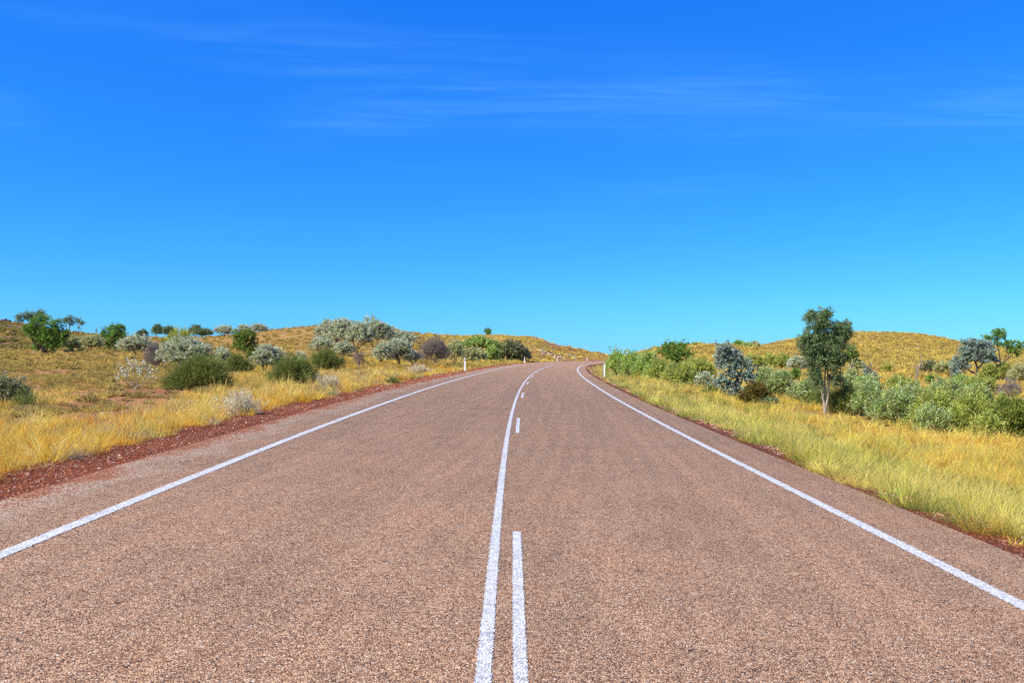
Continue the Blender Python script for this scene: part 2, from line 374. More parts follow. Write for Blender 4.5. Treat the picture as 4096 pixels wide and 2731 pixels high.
def paint_mat():
    m, n, l, b = new_mat('line_paint')
    tc = n.new('ShaderNodeTexCoord'); ob = tc.outputs['Object']
    wob = n.new('ShaderNodeTexNoise'); wob.inputs['Scale'].default_value = 70; l.new(ob, wob.inputs['Vector'])
    av = n.new('ShaderNodeVectorMath'); av.operation = 'MULTIPLY_ADD'; av.inputs[1].default_value = (.012,) * 3
    l.new(wob.outputs['Color'], av.inputs[0]); l.new(ob, av.inputs[2])
    r1, r2, gap, dist = chips(n, l, av.outputs[0], 62, .16)
    wear = n.new('ShaderNodeTexNoise'); wear.inputs['Scale'].default_value = 14; wear.inputs['Detail'].default_value = 6; l.new(ob, wear.inputs['Vector'])
    wm = n.new('ShaderNodeMapRange'); wm.inputs[1].default_value = .48; wm.inputs[2].default_value = .75; wm.inputs[3].default_value = 0; wm.inputs[4].default_value = .5; l.new(wear.outputs[0], wm.inputs[0])
    worn = math_node(n, l, 'MULTIPLY', math_node(n, l, 'LESS_THAN', r2, wm.outputs[0]), .7)
    wh = ramp(n, [(0, (.62, .60, .54)), (1, (.80, .78, .71))]); l.new(r1, wh.inputs[0])
    c = mix_rgb(n, l, worn, wh.outputs[0], (.23, .2, .2))
    g = math_node(n, l, 'MULTIPLY', math_node(n, l, 'SUBTRACT', 1.0, gap), math_node(n, l, 'GREATER_THAN', r2, .3)); g = math_node(n, l, 'MULTIPLY', g, .6)
    c = mix_rgb(n, l, g, c, (.12, .11, .11))
    l.new(c, b.inputs['Base Color']); b.inputs['Roughness'].default_value = .6
    # ragged rim: the paint ends along whole stones
    uvs = n.new('ShaderNodeSeparateXYZ'); l.new(tc.outputs['UV'], uvs.inputs[0])
    rim = math_node(n, l, 'SUBTRACT', 1.0, math_node(n, l, 'ABSOLUTE', uvs.outputs[0]))
    rimw = math_node(n, l, 'MULTIPLY', r1, .28)
    al = math_node(n, l, 'GREATER_THAN', rim, rimw); l.new(al, b.inputs['Alpha'])
    bp = n.new('ShaderNodeBump'); bp.inputs['Strength'].default_value = .9; bp.inputs['Distance'].default_value = .005
    l.new(math_node(n, l, 'MULTIPLY', gap, math_node(n, l, 'ADD', .4, r2)), bp.inputs['Height']); l.new(bp.outputs[0], b.inputs['Normal'])
    return m

def gravel_mat():
    m, n, l, b = new_mat('red_gravel')
    tc = n.new('ShaderNodeTexCoord'); ob = tc.outputs['Object']
    r1, r2, gap, dist = chips(n, l, ob, 48, .14)
    red = ramp(n, [(0, (.15, .034, .010)), (.5, (.27, .068, .020)), (.85, (.36, .11, .035)), (.93, (.45, .25, .16)), (1, (.68, .48, .34))]); l.new(r1, red.inputs[0])
    big = n.new('ShaderNodeTexNoise'); big.inputs['Scale'].default_value = 1.1; big.inputs['Detail'].default_value = 6; l.new(ob, big.inputs['Vector'])
    tn = ramp(n, [(.3, (.7, .66, .66)), (.7, (1.2, 1.15, 1.1))]); l.new(big.outputs[0], tn.inputs[0])
    c = mix_rgb(n, l, 1, red.outputs[0], tn.outputs[0], 'MULTIPLY'); c = mix_rgb(n, l, gap, (.06, .016, .01), c)
    l.new(c, b.inputs['Base Color']); b.inputs['Roughness'].default_value = .95
    bp = n.new('ShaderNodeBump'); bp.inputs['Strength'].default_value = 1; bp.inputs['Distance'].default_value = .012
    l.new(math_node(n, l, 'MULTIPLY', gap, math_node(n, l, 'ADD', .3, r2)), bp.inputs['Height']); l.new(bp.outputs[0], b.inputs['Normal'])
    return m

def soil_mat():
    m, n, l, b = new_mat('soil')
    a = n.new('ShaderNodeAttribute'); a.attribute_name = 'tint'
    tc = n.new('ShaderNodeTexCoord'); ob = tc.outputs['Object']
    f = n.new('ShaderNodeTexNoise'); f.inputs['Scale'].default_value = 2.3; f.inputs['Detail'].default_value = 9; f.inputs['Roughness'].default_value = .65; l.new(ob, f.inputs['Vector'])
    g = n.new('ShaderNodeTexNoise'); g.inputs['Scale'].default_value = 19; g.inputs['Detail'].default_value = 6; l.new(ob, g.inputs['Vector'])
    t1 = ramp(n, [(.3, (.62, .58, .55)), (.5, (1, 1, 1)), (.7, (1.3, 1.25, 1.2))]); l.new(f.outputs[0], t1.inputs[0])
    t2 = ramp(n, [(.3, (.7, .68, .66)), (.72, (1.25, 1.24, 1.2))]); l.new(g.outputs[0], t2.inputs[0])
    c = mix_rgb(n, l, 1, a.outputs['Color'], t1.outputs[0], 'MULTIPLY'); c = mix_rgb(n, l, 1, c, t2.outputs[0], 'MULTIPLY')
    l.new(c, b.inputs['Base Color']); b.inputs['Roughness'].default_value = .95
    ad = math_node(n, l, 'ADD', math_node(n, l, 'MULTIPLY', f.outputs[0], 1.0), math_node(n, l, 'MULTIPLY', g.outputs[0], .25))
    bp = n.new('ShaderNodeBump'); bp.inputs['Strength'].default_value = .8; bp.inputs['Distance'].default_value = .12
    l.new(ad, bp.inputs['Height']); l.new(bp.outputs[0], b.inputs['Normal'])
    return m

M_ROAD, M_PAINT, M_GRAVEL, M_SOIL = road_mat(), paint_mat(), gravel_mat(), soil_mat()
M_LEAF = leaf_mat('leaf', .65, .36, .08); M_GRASS = leaf_mat('grass_blade', .8, .5, .05)
M_BARK = plain_mat('dark_bark', (.075, .055, .045), .35, 14, .9, .5)
M_PALEBARK = plain_mat('pale_bark', (.34, .285, .225), .35, 9, .85, .4)
M_TWIG = plain_mat('grey_twig', (.24, .19, .155), .3, 12, .9)
M_STONE = leaf_mat('stone', .9, 0, .2)
M_WHITE = plain_mat('white_plastic', (.80, .81, .82), .05, 6, .45)
M_RED = plain_mat('dark_red_reflector', (.10, .02, .02), .1, 30, .25)
M_GREYBAND = plain_mat('grey_reflector', (.30, .31, .33), .1, 30, .3)
M_METAL = plain_mat('dark_pole', (.06, .06, .065), .1, 10, .5)

# ------------------------------------------------------------------ patches of bare ground and kinds of cover
def patch(u0, u1, r0, r1):
    a = at((u0 + u1) / 2, (r0 + r1) / 2); n_ = at((u0 + u1) / 2, r1); f_ = at((u0 + u1) / 2, r0)
    return (a[0], (n_[1] + f_[1]) / 2, (u1 - u0) / 2 / FPX * a[1], max((f_[1] - n_[1]) / 2, .5))
BARE = [patch(90, 430, 1556, 1712), patch(340, 640, 1600, 1722), patch(60, 210, 1478, 1506), patch(240, 420, 1560, 1600),
        patch(500, 790, 1552, 1580), patch(80, 150, 1680, 1725)]
BARE_R = [patch(3515, 3548, 1484, 1512), patch(3600, 3635, 1488, 1506)]
def bare_mask(x, y, P):
    mk = np.zeros(len(x)); n_ = (vnoise(x, y, 1.9, 21) - .5) * 1.3
    for cx, cy, rx, ry in P:
        d = np.sqrt(((x - cx) / rx) ** 2 + ((y - cy) / ry) ** 2) + n_ * .9
        mk = np.maximum(mk, 1 - sstep(.75, 1.1, d))
    return mk

def cover_color(x, y, s, t):
    """soil and litter colour under the plants"""
    n = len(x); u = CX + FPX * x / np.maximum(y, 1); r = np.hypot(x, y)
    a = vnoise(x, y, 7, 31)[:, None]; b_ = vnoise(x, y, 2.5, 32)[:, None]; far = sstep(70, 150, r)[:, None]
    straw = np.array([.36, .215, .055]); ochre = np.array([.30, .175, .05]); khaki = np.array([.22, .15, .05]); red = np.array([.25, .075, .032])
    c = straw * a + khaki * (1 - a)
    c = c * (1 - far) + (np.array([.40, .235, .06]) * b_ + np.array([.22, .135, .045]) * (1 - b_)) * far
    left = (t < 0)[:, None]
    stony = sstep(.56, .75, b_)
    c = np.where(left & (u[:, None] < 2030), c * (1 - stony * .35) + np.array([.24, .10, .045]) * stony * .35, c)
    # stony red cutting at the far bend
    cut = (sstep(2060, 2140, u) * (1 - sstep(2400, 2440, u)) * (y > 170))[:, None] * sstep(.38, .55, vnoise(x, y, 10, 77)[:, None])
    c = c * (1 - cut) + (np.array([.27, .085, .03]) * b_ + np.array([.36, .21, .09]) * (1 - b_)) * cut
    fld = (left[:, 0] * (1 - sstep(700, 950, u)) * (1 - sstep(38, 62, r)) * .75)[:, None]
    c = c * (1 - fld) + (np.array([.36, .18, .06]) * a + np.array([.33, .13, .045]) * (1 - a)) * fld
    rm = bare_mask(x, y, BARE)[:, None] * .9
    pk = vnoise(x, y, 1.2, 41)[:, None]
    c = c * (1 - rm) + (np.array([.30, .085, .03]) * pk + np.array([.36, .17, .065]) * (1 - pk)) * rm
    rr = bare_mask(x, y, BARE_R)[:, None] * .85
    c = c * (1 - rr) + np.array([.33, .085, .02]) * rr
    edge = (sstep(-6.6, -5.9, t) * (t < 0) + (1 - sstep(5.0, 5.6, t)) * (t > 0))[:, None] * (np.abs(t) < 7)[:, None]
    c = c * (1 - edge) + np.array([.19, .05, .028]) * edge
    dk = (sstep(60, 130, np.abs(u - 60)) * 0)[:, None]
    hill = ((1 - sstep(160, 330, u)) * sstep(112, 130, r))[:, None] * sstep(.46, .6, vnoise(x, y, 7, 86)[:, None])    # dark scree on the far left hill
    c = c * (1 - .9 * hill) + np.array([.085, .065, .05]) * .9 * hill
    return c

# ------------------------------------------------------------------ terrain, road, markings
def build_terrain():
    fine = np.radians(np.arange(-40, 40.01, .2)); side = np.radians(np.arange(42, 319, 3.0))
    th = np.concatenate([fine, side]); R = np.exp(np.linspace(math.log(1.2), math.log(6500), 620))
    TH, RR = np.meshgrid(th, R)
    x = (RR * np.sin(TH)).ravel(); y = (RR * np.cos(TH)).ravel()
    st = road_st(x, y); z = ground(x, y, st)
    c = cover_color(x, y, *st)
    nt_, nr = len(th), len(R); i = np.arange(nr - 1)[:, None] * nt_; j = np.arange(nt_)[None, :]; k = (j + 1) % nt_
    F = np.stack([i + j, i + k, i + nt_ + k, i + nt_ + j], -1).reshape(-1, 4)[:, ::-1]
    V = np.stack([x, y, z], 1)
    # close the hole under the camera
    hub = len(V); V = np.vstack([V, [[0, 0, float(ground(0, 0)[0])]]]); c = np.vstack([c, c[:1]])
    o = mesh_np('ground', V, F, M_SOIL, col=c, smooth=True)
    jj = np.arange(nt_)
    tri = np.stack([np.full(nt_, hub), (jj + 1) % nt_, jj], 1)
    o2 = mesh_np('ground_hub', V[np.r_[hub, jj]], np.stack([np.zeros(nt_, int), jj + 1, (jj + 1) % nt_ + 1], 1)[:, ::-1], M_SOIL, col=c[np.r_[hub, jj]], smooth=True)
    me = o.data
    import bmesh
    bm = bmesh.new(); bm.from_mesh(me); bm.from_mesh(o2.data); bm.to_mesh(me); bm.free()
    bpy.data.objects.remove(o2)
    me.update()
    tag(o, kind='structure')
    return o
build_terrain()

def strip(name, s, ts, dz, mat, parent=None, kind=None, uvfun=None):
    s = np.asarray(s, float); ts = np.asarray(ts, float)
    S_, T_ = np.meshgrid(s, ts, indexing='ij')
    dzz = np.broadcast_to(np.asarray(dz, float), T_.shape) if np.ndim(dz) else np.full(T_.shape, dz)
    V = road_pt(S_.ravel(), T_.ravel()); V[:, 2] += dzz.ravel()
    n = len(ts); i = np.arange(len(s) - 1)[:, None] * n; j = np.arange(n - 1)[None, :]
    F = np.stack([i + j, i + j + 1, i + n + j + 1, i + n + j], -1).reshape(-1, 4)
    U = np.stack([T_.ravel(), S_.ravel()], 1) if uvfun is None else uvfun(S_.ravel(), T_.ravel())
    o = mesh_np(name, V, F, mat, parent, uv=U, smooth=False)
    if kind: tag(o, kind=kind)
    return o
WL, WR = 3.597, 3.441
ss = np.arange(-35, 330.1, 1.0)
tt = np.array([-4.74, -4.72, -4.2, -3.6, -2.4, -1.2, 0, 1.2, 2.4, 3.44, 4.33, 4.36])
dz_ = np.where((tt < -4.73) | (tt > 4.35), -.06, 0.0)[None, :]
road = strip('road', ss, tt, np.repeat(dz_, len(ss), 0), M_ROAD, kind='structure')
lt = np.array([-6.3, -5.7, -5.2, -4.70])
gs = strip('gravel_shoulder', ss, lt, np.repeat(np.array([-.16, -.02, -.012, -.012])[None, :], len(ss), 0), M_GRAVEL, kind='structure')
rt_ = np.array([4.30, 4.7, 5.0, 5.6])
strip('dirt_verge', ss, rt_, np.repeat(np.array([-.03, -.035, -.05, -.2])[None, :], len(ss), 0), M_GRAVEL, kind='structure')

def line(name, c, wdt, s0, s1):
    s = np.linspace(s0, s1, max(int((s1 - s0) / 1.0), 3) + 1)
    return strip(name, s, [c - wdt / 2, c, c + wdt / 2], .004, M_PAINT, road, uvfun=lambda S_, T_: np.stack([(T_ - c) / (wdt / 2), S_], 1))
tag(line('edge_line', -WL, .14, -35, 330), 'white edge line along the left side of the road')
tag(line('edge_line', WR, .15, -35, 330), 'white edge line along the right side of the road')
tag(line('centre_line', -.145, .09, -35, 330), 'unbroken white line of the centre pair')
for k in range(-3, 27):
    e = 7.08 + 11.95 * k
    line('centre_dash', .035, .085, e - 3.5, e)

# loose stones
def stones(n, pts, size, colr, name, label):
    """pts (n,3): low five-sided lumps"""
    base = np.array([[1, 0, -.3], [.31, .95, -.3], [-.81, .59, -.3], [-.81, -.59, -.3], [.31, -.95, -.3],
                     [.55, .1, .45], [-.1, .55, .5], [-.5, -.15, .42], [.1, -.5, .48]], float)
    tri = [(0, 1, 5), (1, 6, 5), (1, 2, 6), (2, 7, 6), (2, 3, 7), (3, 8, 7), (3, 4, 8), (4, 5, 8), (4, 0, 5), (5, 6, 8), (6, 7, 8)]
    a = rng.uniform(0, 6.28, n); c, s_ = np.cos(a), np.sin(a)
    B = base[None] * (1 + rng.uniform(-.3, .3, (n, 9, 3)))
    X = (B[..., 0] * c[:, None] - B[..., 1] * s_[:, None]) * rng.uniform(.7, 1.3, (n, 1)); Y = B[..., 0] * s_[:, None] + B[..., 1] * c[:, None]
    V = np.stack([X, Y, B[..., 2] * rng.uniform(.5, .95, (n, 1))], -1) * size[:, None, None] + pts[:, None, :]
    F = (np.arange(n)[:, None, None] * 9 + np.array(tri)[None]).reshape(-1, 3)
    o = mesh_np(name, V.reshape(-1, 3), F, M_STONE, col=np.repeat(colr, 9, 0))
    return tag(o, label, name.replace('_', ' '), kind='stuff') if label else o

def pick(n, pal, var=.15):
    pal = np.array(pal, float); i = rng.integers(0, len(pal), n)
    return np.clip(pal[i] * rng.uniform(1 - var, 1 + var, (n, 1)) * rng.uniform(.93, 1.07, (n, 3)), 0, 1)
n = 26000
s_ = np.exp(rng.uniform(math.log(6), math.log(130), n)); t_ = -5.15 + rng.normal(0, .36, n); t_ = np.clip(t_, -5.9, -4.25)
p = road_pt(s_, t_); p[:, 2] += -.01; sz = np.exp(rng.normal(math.log(.0085), .4, n)) * np.clip(s_ / 16, 1, 2.5)
stones(n, p, sz, pick(n, [(.20, .048, .016), (.27, .07, .024), (.16, .036, .012), (.24, .062, .02), (.30, .10, .036), (.19, .044, .014), (.35, .14, .055), (.27, .075, .025), (.22, .055, .018), (.56, .38, .25)], .2), 'gravel', 'red and pale gravel scattered along the left road shoulder')
n = 6000
s_ = np.exp(rng.uniform(math.log(6), math.log(110), n)); t_ = 4.62 + np.abs(rng.normal(0, .22, n))
p = road_pt(s_, t_); p[:, 2] -= .035; sz = np.exp(rng.normal(math.log(.012), .45, n)) * np.clip(s_ / 16, 1, 2.5)
stones(n, p, sz, pick(n, [(.19, .045, .018), (.25, .07, .03), (.16, .035, .012), (.5, .38, .28), (.32, .14, .07)], .2), 'verge_gravel', 'mixed red and white gravel along the right road edge')
# stones on the bare slope at left
P = []
for (cx, cy, rx, ry), k in zip(BARE, (2600, 1200, 300, 500, 500, 150)):
    a = rng.uniform(0, 6.28, k); q = np.sqrt(rng.uniform(0, 1, k)) * 1.05; P.append(np.stack([cx + rx * q * np.cos(a), cy + ry * q * np.sin(a)], 1))
P = np.vstack(P); g = ground(P[:, 0], P[:, 1]); sz = np.exp(rng.normal(math.log(.024), .5, len(P)))
stones(len(P), np.column_stack([P, g]), sz, pick(len(P), [(.24, .075, .04), (.28, .12, .06), (.20, .06, .03), (.40, .27, .17), (.30, .15, .07)], .2), 'slope_stones', 'red brown stones strewn over bare slope left of the road')
# ------------------------------------------------------------------ grass
def blades(pos, yaw, length, lean, width, col, curl):
    """curved two-piece blades: arrays of n -> V, F, C"""
    n = len(pos)
    d = np.stack([np.cos(yaw), np.sin(yaw), np.zeros(n)], 1)
    sidea = rng.uniform(0, 6.28, n); sd = np.stack([np.cos(sidea), np.sin(sidea), np.zeros(n)], 1)
    l0 = np.sin(lean); l1 = np.sin(np.minimum(lean + curl, 1.5)); c0 = np.cos(lean); c1 = np.cos(np.minimum(lean + curl, 1.5))
    up = np.array([0, 0, 1.0])
    m = pos + (d * l0[:, None] + up * c0[:, None]) * (length * .55)[:, None]
    e = m + (d * l1[:, None] + up * c1[:, None]) * (length * .45)[:, None]
    wv = sd * width[:, None] / 2
    V = np.stack([pos - wv, pos + wv, m + wv * .8, m - wv * .8, e + wv * .22, e - wv * .22], 1).reshape(-1, 3)
    i = np.arange(n)[:, None] * 6
    F = np.concatenate([i + np.array([[0, 1, 2, 3]]), i + np.array([[3, 2, 4, 5]])], 0)
    return V, F, np.repeat(col, 6, 0)

def tufts(name, label, P, nb, height, radius, lean, col, colvar, width, curl=.5, cat='grass'):
    """P (k,3) tufts; per-tuft arrays"""
    nb = nb.astype(int); k = np.repeat(np.arange(len(P)), nb); n = len(k)
    a = rng.uniform(0, 6.28, n); r = np.sqrt(rng.uniform(0, 1, n)) * radius[k]
    pos = P[k] + np.stack([np.cos(a) * r, np.sin(a) * r, np.zeros(n) - .02], 1)
    rel = r / np.maximum(radius[k], 1e-4)
    ln = np.clip(lean[k] * (rel * .9 + .25) * rng.uniform(.4, 1.5, n), 0, 1.35)
    yaw = a + rng.normal(0, .6, n)
    L = height[k] * rng.uniform(.5, 1.15, n)
    stalk = rng.uniform(0, 1, n) < .07; L = np.where(stalk, L * 1.55, L); ln = np.where(stalk, ln * .6, ln)
    tc_ = np.clip(1 + rng.normal(0, .27, (len(P), 1)), .45, 1.5) * (1 + rng.normal(0, .05, (len(P), 3)))      # each tuft ripens its own way
    c = np.clip(col[k] * tc_[k] * (1 + rng.normal(0, 1, (n, 1)) * colvar) * (1 + rng.normal(0, .05, (n, 3))), .01, .95)
    c[stalk] = c[stalk] * .4 + np.array([.90, .70, .22]) * .6
    V, F, C = blades(pos, yaw, L, ln, width[k] * rng.uniform(.6, 1.3, n), c, rng.uniform(0, 1, n) * curl)
    o = mesh_np(name, V, F, M_GRASS, col=C)
    return tag(o, label, cat, kind='stuff')

def domes(name, label, P, rad, col, nb, cat, wide=.16):
    """low cushions of stiff blades standing out on every side"""
    k = np.repeat(np.arange(len(P)), nb); n = len(k)
    a = rng.uniform(0, 6.28, n); e = np.arccos(rng.uniform(.1, 1, n))
    d = np.stack([np.cos(a) * np.sin(e), np.sin(a) * np.sin(e), np.cos(e) * .8], 1)
    R_ = rad[k][:, None]; b0 = P[k] + d * R_ * .25 * np.array([1, 1, .2]); tip = P[k] + d * R_ * rng.uniform(.75, 1.12, (n, 1))
    sd = np.cross(d, rng.normal(0, 1, (n, 3))); sd /= np.linalg.norm(sd, axis=1)[:, None] + 1e-9; wd = R_ * wide
    V = np.stack([b0 - sd * wd / 2, b0 + sd * wd / 2, tip + sd * wd * .22, tip - sd * wd * .22], 1).reshape(-1, 3)
    tone = 1 + rng.normal(0, .14, (len(P), 1))
    c = np.clip(col[k] * tone[k] * rng.uniform(.78, 1.22, (n, 1)), .01, .9)
    o = mesh_np(name, V, np.arange(n * 4).reshape(n, 4), M_GRASS, col=np.repeat(c, 4, 0))
    return tag(o, label, cat, kind='stuff')

def sample(n, d0, d1, u0, u1, gamma=0.0):
    D = np.exp(rng.uniform(math.log(d0), math.log(d1), n)); u = rng.uniform(u0, u1, n)
    return (u - CX) / FPX * D, D, u

GOLD = np.array([.80, .51, .065]); ORANGE = np.array([.74, .38, .03]); STRAW = np.array([.90, .68, .22]); GREY = np.array([.40, .36, .27])
KHAKI = np.array([.42, .29, .07]); OLIVE = np.array([.30, .245, .06]); YGREEN = np.array([.60, .54, .085]); GREEN = np.array([.34, .39, .085]); BROWN = np.array([.27, .17, .06])

def blend(*pairs):
    tot = sum(wt for wt, _ in pairs); return sum(wt[:, None] * c[None] for wt, c in pairs) / np.maximum(tot, 1e-6)[:, None]

# left verge
x, y, u = sample(23000, 7.5, 150, -1500, 2330)
s, t = road_st(x, y); lim = -5.62 - (vnoise(x, y, .8, 50) - .5) * 1.3
ok = (rng.uniform(0, 1, len(x)) < .3 + .7 * sstep(.36, .56, vnoise(x, y, .75, 59, 2))) & (t < lim) & (t > -(6.3 + 10 * sstep(560, 950, u)) - vnoise(x, y, 3, 51) * 2.4)
ok &= bare_mask(x, y, BARE) < .45
x, y, u, s, t = (a[ok] for a in (x, y, u, s, t)); z = ground(x, y, (s, t)); D = y
n1 = vnoise(x, y, 3.2, 52); n2 = vnoise(x, y, 1.1, 53); n3 = vnoise(x, y, 6, 54)
col = blend((.5 + n1, GOLD), (sstep(.5, .75, n2) * 1.2, ORANGE), (sstep(.42, .62, n3) * 1.1, STRAW), (sstep(.6, .75, n1) * 1.2, GREY), (sstep(.5, .3, n2) * .9, np.array([.46, .37, .07])))
edge = sstep(-6.8, -5.7, t)
clmp = sstep(.38, .68, vnoise(x, y, .75, 59, 2)); hgt = (.15 + .26 * n3 + .10 * sstep(600, 1000, u)) * (1 - .25 * edge) * rng.uniform(.6, 1.25, len(x)) * (.35 + .85 * clmp)
tufts('dry_grass', 'golden dry grass growing thick along the left road verge', np.column_stack([x, y, z]), np.clip(36 - D * .22, 9, 36), hgt, .045 + D * .0028,
      np.full(len(x), .8), col, .18, np.maximum(.0045, D * .00046), 1.1)
def tussocks(name, label, n, d1, u0, u1, t0, t1, pal, w_):
    x, y, u = sample(n * 6, 7.5, d1, u0, u1); s, t = road_st(x, y)
    ok = (t > t0) & (t < t1); x, y, s, t = x[ok][:n], y[ok][:n], s[ok][:n], t[ok][:n]; z = ground(x, y, (s, t))
    P_ = np.array(pal); col = P_[rng.choice(len(P_), len(x), p=w_)]
    h = np.exp(rng.normal(math.log(.30), .32, len(x))); nb = np.clip(120 - y * 1.2, 30, 120)
    tufts(name, label, np.column_stack([x, y, z]), nb, h, h * .22 + y * .0012, np.full(len(x), .85), col, .16, np.maximum(.0045, y * .00042), .9)
tussocks('golden_tussock', 'orange gold tussocks edging the left road shoulder', 760, 90, -1200, 2200, -9.0, -5.45, [GOLD, ORANGE, STRAW, np.array([.45, .38, .10]), GREY], [.3, .34, .14, .12, .10])
# left fields behind the verge
x, y, u = sample(36000, 11, 165, -1400, 2080)
s, t = road_st(x, y); ok = (t < -9 - vnoise(x, y, 6, 55) * 6) & (bare_mask(x, y, BARE) < .5)
n3 = vnoise(x, y, 8, 56); hk = (1 - sstep(160, 330, u)) * sstep(112, 130, y); meadow = (1 - hk) * np.clip(sstep(.5, .68, n3) * .8 + sstep(780, 950, u) * .75, 0, 1) * (1 - .45 * sstep(100, 140, y))
ok &= rng.uniform(0, 1, len(x)) < .05 + .9 * meadow
x, y, u, s, t = (a[ok] for a in (x, y, u, s, t)); z = ground(x, y, (s, t)); D = y
n1 = vnoise(x, y, 4, 57); n2 = vnoise(x, y, 1.5, 58)
col = blend((.6 + n1, np.array([.64, .39, .055])), (sstep(.45, .7, n2), KHAKI), (sstep(.55, .75, n1) * .8, STRAW), (sstep(.5, .3, n1) * .6, YGREEN * .8))
tufts('field_grass', 'ochre grass over the field and slopes left of the road', np.column_stack([x, y, z]), np.clip(26 - D * .16, 8, 26), (.12 + .2 * n2 + .12 * sstep(780, 950, u)) * rng.uniform(.6, 1.2, len(x)), .12 + D * .0028,
      np.full(len(x), .7), col, .15, np.maximum(.005, D * .0005), .7)
# right verge
x, y, u = sample(33000, 7.5, 150, 2330, 5300)
s, t = road_st(x, y); lim = 4.46 + (vnoise(x, y, .9, 60) - .38) * 1.3
ok = (t > lim) & (t < 60) & (rng.uniform(0, 1, len(x)) < .3 + .7 * sstep(.34, .55, vnoise(x, y, .8, 64, 2)))
x, y, u, s, t = (a[ok] for a in (x, y, u, s, t)); z = ground(x, y, (s, t)); D = y
n1 = vnoise(x, y, 3.0, 61); n2 = vnoise(x, y, 1.0, 62); n3 = vnoise(x, y, 7, 63)
verge = 1 - sstep(6.5, 9.5, t + (n1 - .5) * 4)
gp = vnoise(x, y, 2.1, 67); col = blend((verge * .8 + .1, YGREEN), (verge * sstep(.5, .64, gp) * 3.0, GREEN), (verge * sstep(.55, .7, n1) * 1.1, np.array([.54, .51, .20])), (verge * sstep(.5, .38, gp) * 1.2, STRAW), ((1 - verge) * (.7 + n1), np.array([.82, .56, .08])), ((1 - verge) * sstep(.5, .7, n2) * .8, np.array([.64, .37, .07])), (.35 * sstep(.5, .7, n3), STRAW), (verge * .35, GOLD))
clmp = sstep(.36, .68, vnoise(x, y, .8, 64, 2)); hgt = (.24 + .30 * n3 * (.6 + .8 * n2)) * rng.uniform(.6, 1.25, len(x)) * (1 - .3 * (1 - sstep(4.8, 5.6, t))) * (.3 + .85 * clmp)
dens = np.where((t > 14) & (vnoise(x, y, 5, 66) < .38), .45, 1) * (.35 + .75 * clmp)
tufts('verge_grass', 'yellow green and golden grass along the right road verge', np.column_stack([x, y, z]), np.clip(36 - D * .22, 9, 36) * dens, hgt, .045 + D * .0028,
      np.full(len(x), .85), col, .18, np.maximum(.0045, D * .00046), 1.1)
tussocks('green_tussock', 'green and straw tussocks edging the right road verge', 900, 90, 2400, 4400, 4.5, 11.5, [GREEN * .9, YGREEN, np.array([.22, .30, .05]), STRAW, GOLD], [.3, .26, .2, .14, .10])
# far slopes, right and middle
x, y, u = sample(26000, 75, 262, 1700, 4500)
s, t = road_st(x, y); ok = ((t > 9) | (t < -6.2)) & (bare_mask(x, y, BARE_R) < .5)
cut = (u > 2060) & (u < 2440) & (t < 0) & (vnoise(x, y, 10, 77) > .52); ok &= ~(cut & (rng.uniform(0, 1, len(x)) < .85))
x, y, u, s, t = (a[ok] for a in (x, y, u, s, t)); z = ground(x, y, (s, t)); D = y
n1 = vnoise(x, y, 9, 70); n2 = vnoise(x, y, 3, 71)
col = blend((.6 + n1, np.array([.76, .57, .12])), (sstep(.4, .65, n2) * .9, np.array([.46, .31, .09])), (sstep(.55, .75, n1), np.array([.38, .30, .07])), (sstep(.6, .8, n2) * .6, BROWN))
dm = rng.uniform(0, 1, len(x)) < .55
Pq = np.column_stack([x, y, z]); gr = ~dm
tufts('slope_grass', 'golden grass covering the distant hill slopes', Pq[gr], np.full(gr.sum(), 13), ((.34 + .26 * n2) * rng.uniform(.7, 1.2, len(x)))[gr], (.25 + D * .0012)[gr],
      np.full(gr.sum(), 1.0), col[gr], .14, (D * .00075)[gr], .3)
domes('hill_spinifex', 'straw coloured spinifex cushions dotting the distant hill slopes', Pq[dm], (np.exp(rng.normal(math.log(.42), .3, len(x))) + D * .0009)[dm], (col * .92)[dm], 34, 'spinifex')
# the dark far left hill
x, y, u = sample(2600, 108, 205, -420, 335); s, t = road_st(x, y); z = ground(x, y, (s, t))
n1 = 1 - vnoise(x, y, 7, 86); ok = rng.uniform(0, 1, len(x)) < .08 + .92 * sstep(.42, .56, n1)
Pq = np.column_stack([x, y, z])[ok]
domes('scrub_cover', 'dark olive scrub clumps on the rocky far left hill', Pq, rng.uniform(.45, .95, ok.sum()), pick(ok.sum(), [(.30, .24, .06), (.37, .29, .075), (.20, .17, .05), (.45, .34, .09)]), 46, 'scrub')
# spinifex domes on the left slopes, too many to count
x, y, u = sample(19000, 13, 200, -1400, 2060)
s, t = road_st(x, y); n3 = vnoise(x, y, 8, 56)
hk = (1 - sstep(160, 330, u)) * sstep(112, 130, y) * sstep(.46, .6, vnoise(x, y, 7, 86)); ok = (t < -10) & (rng.uniform(0, 1, len(x)) > .55 * hk) & (bare_mask(x, y, BARE) < .15) & (rng.uniform(0, 1, len(x)) < np.clip(1.2 + 2 * (u < 330) * (y > 112) - sstep(.5, .7, n3) - sstep(850, 1050, u) * (y < 95), .05, 1))
x, y, u, s, t = (a[ok] for a in (x, y, u, s, t)); z = ground(x, y, (s, t)); D = y
n1 = vnoise(x, y, 6, 80); n2 = vnoise(x, y, 2, 81)
hillk = (1 - sstep(160, 330, u)) * sstep(112, 130, y)
col = blend((.6 + n1, np.array([.54, .39, .10])), (sstep(.45, .65, n2) * .8, OLIVE), (sstep(.55, .7, n1) * .7, BROWN), (sstep(120, 150, D) * .5, np.array([.45, .29, .075])), (hillk * 2.0, np.array([.36, .27, .075])))
rad = np.exp(rng.normal(math.log(.27), .32, len(x))) + D * .0011
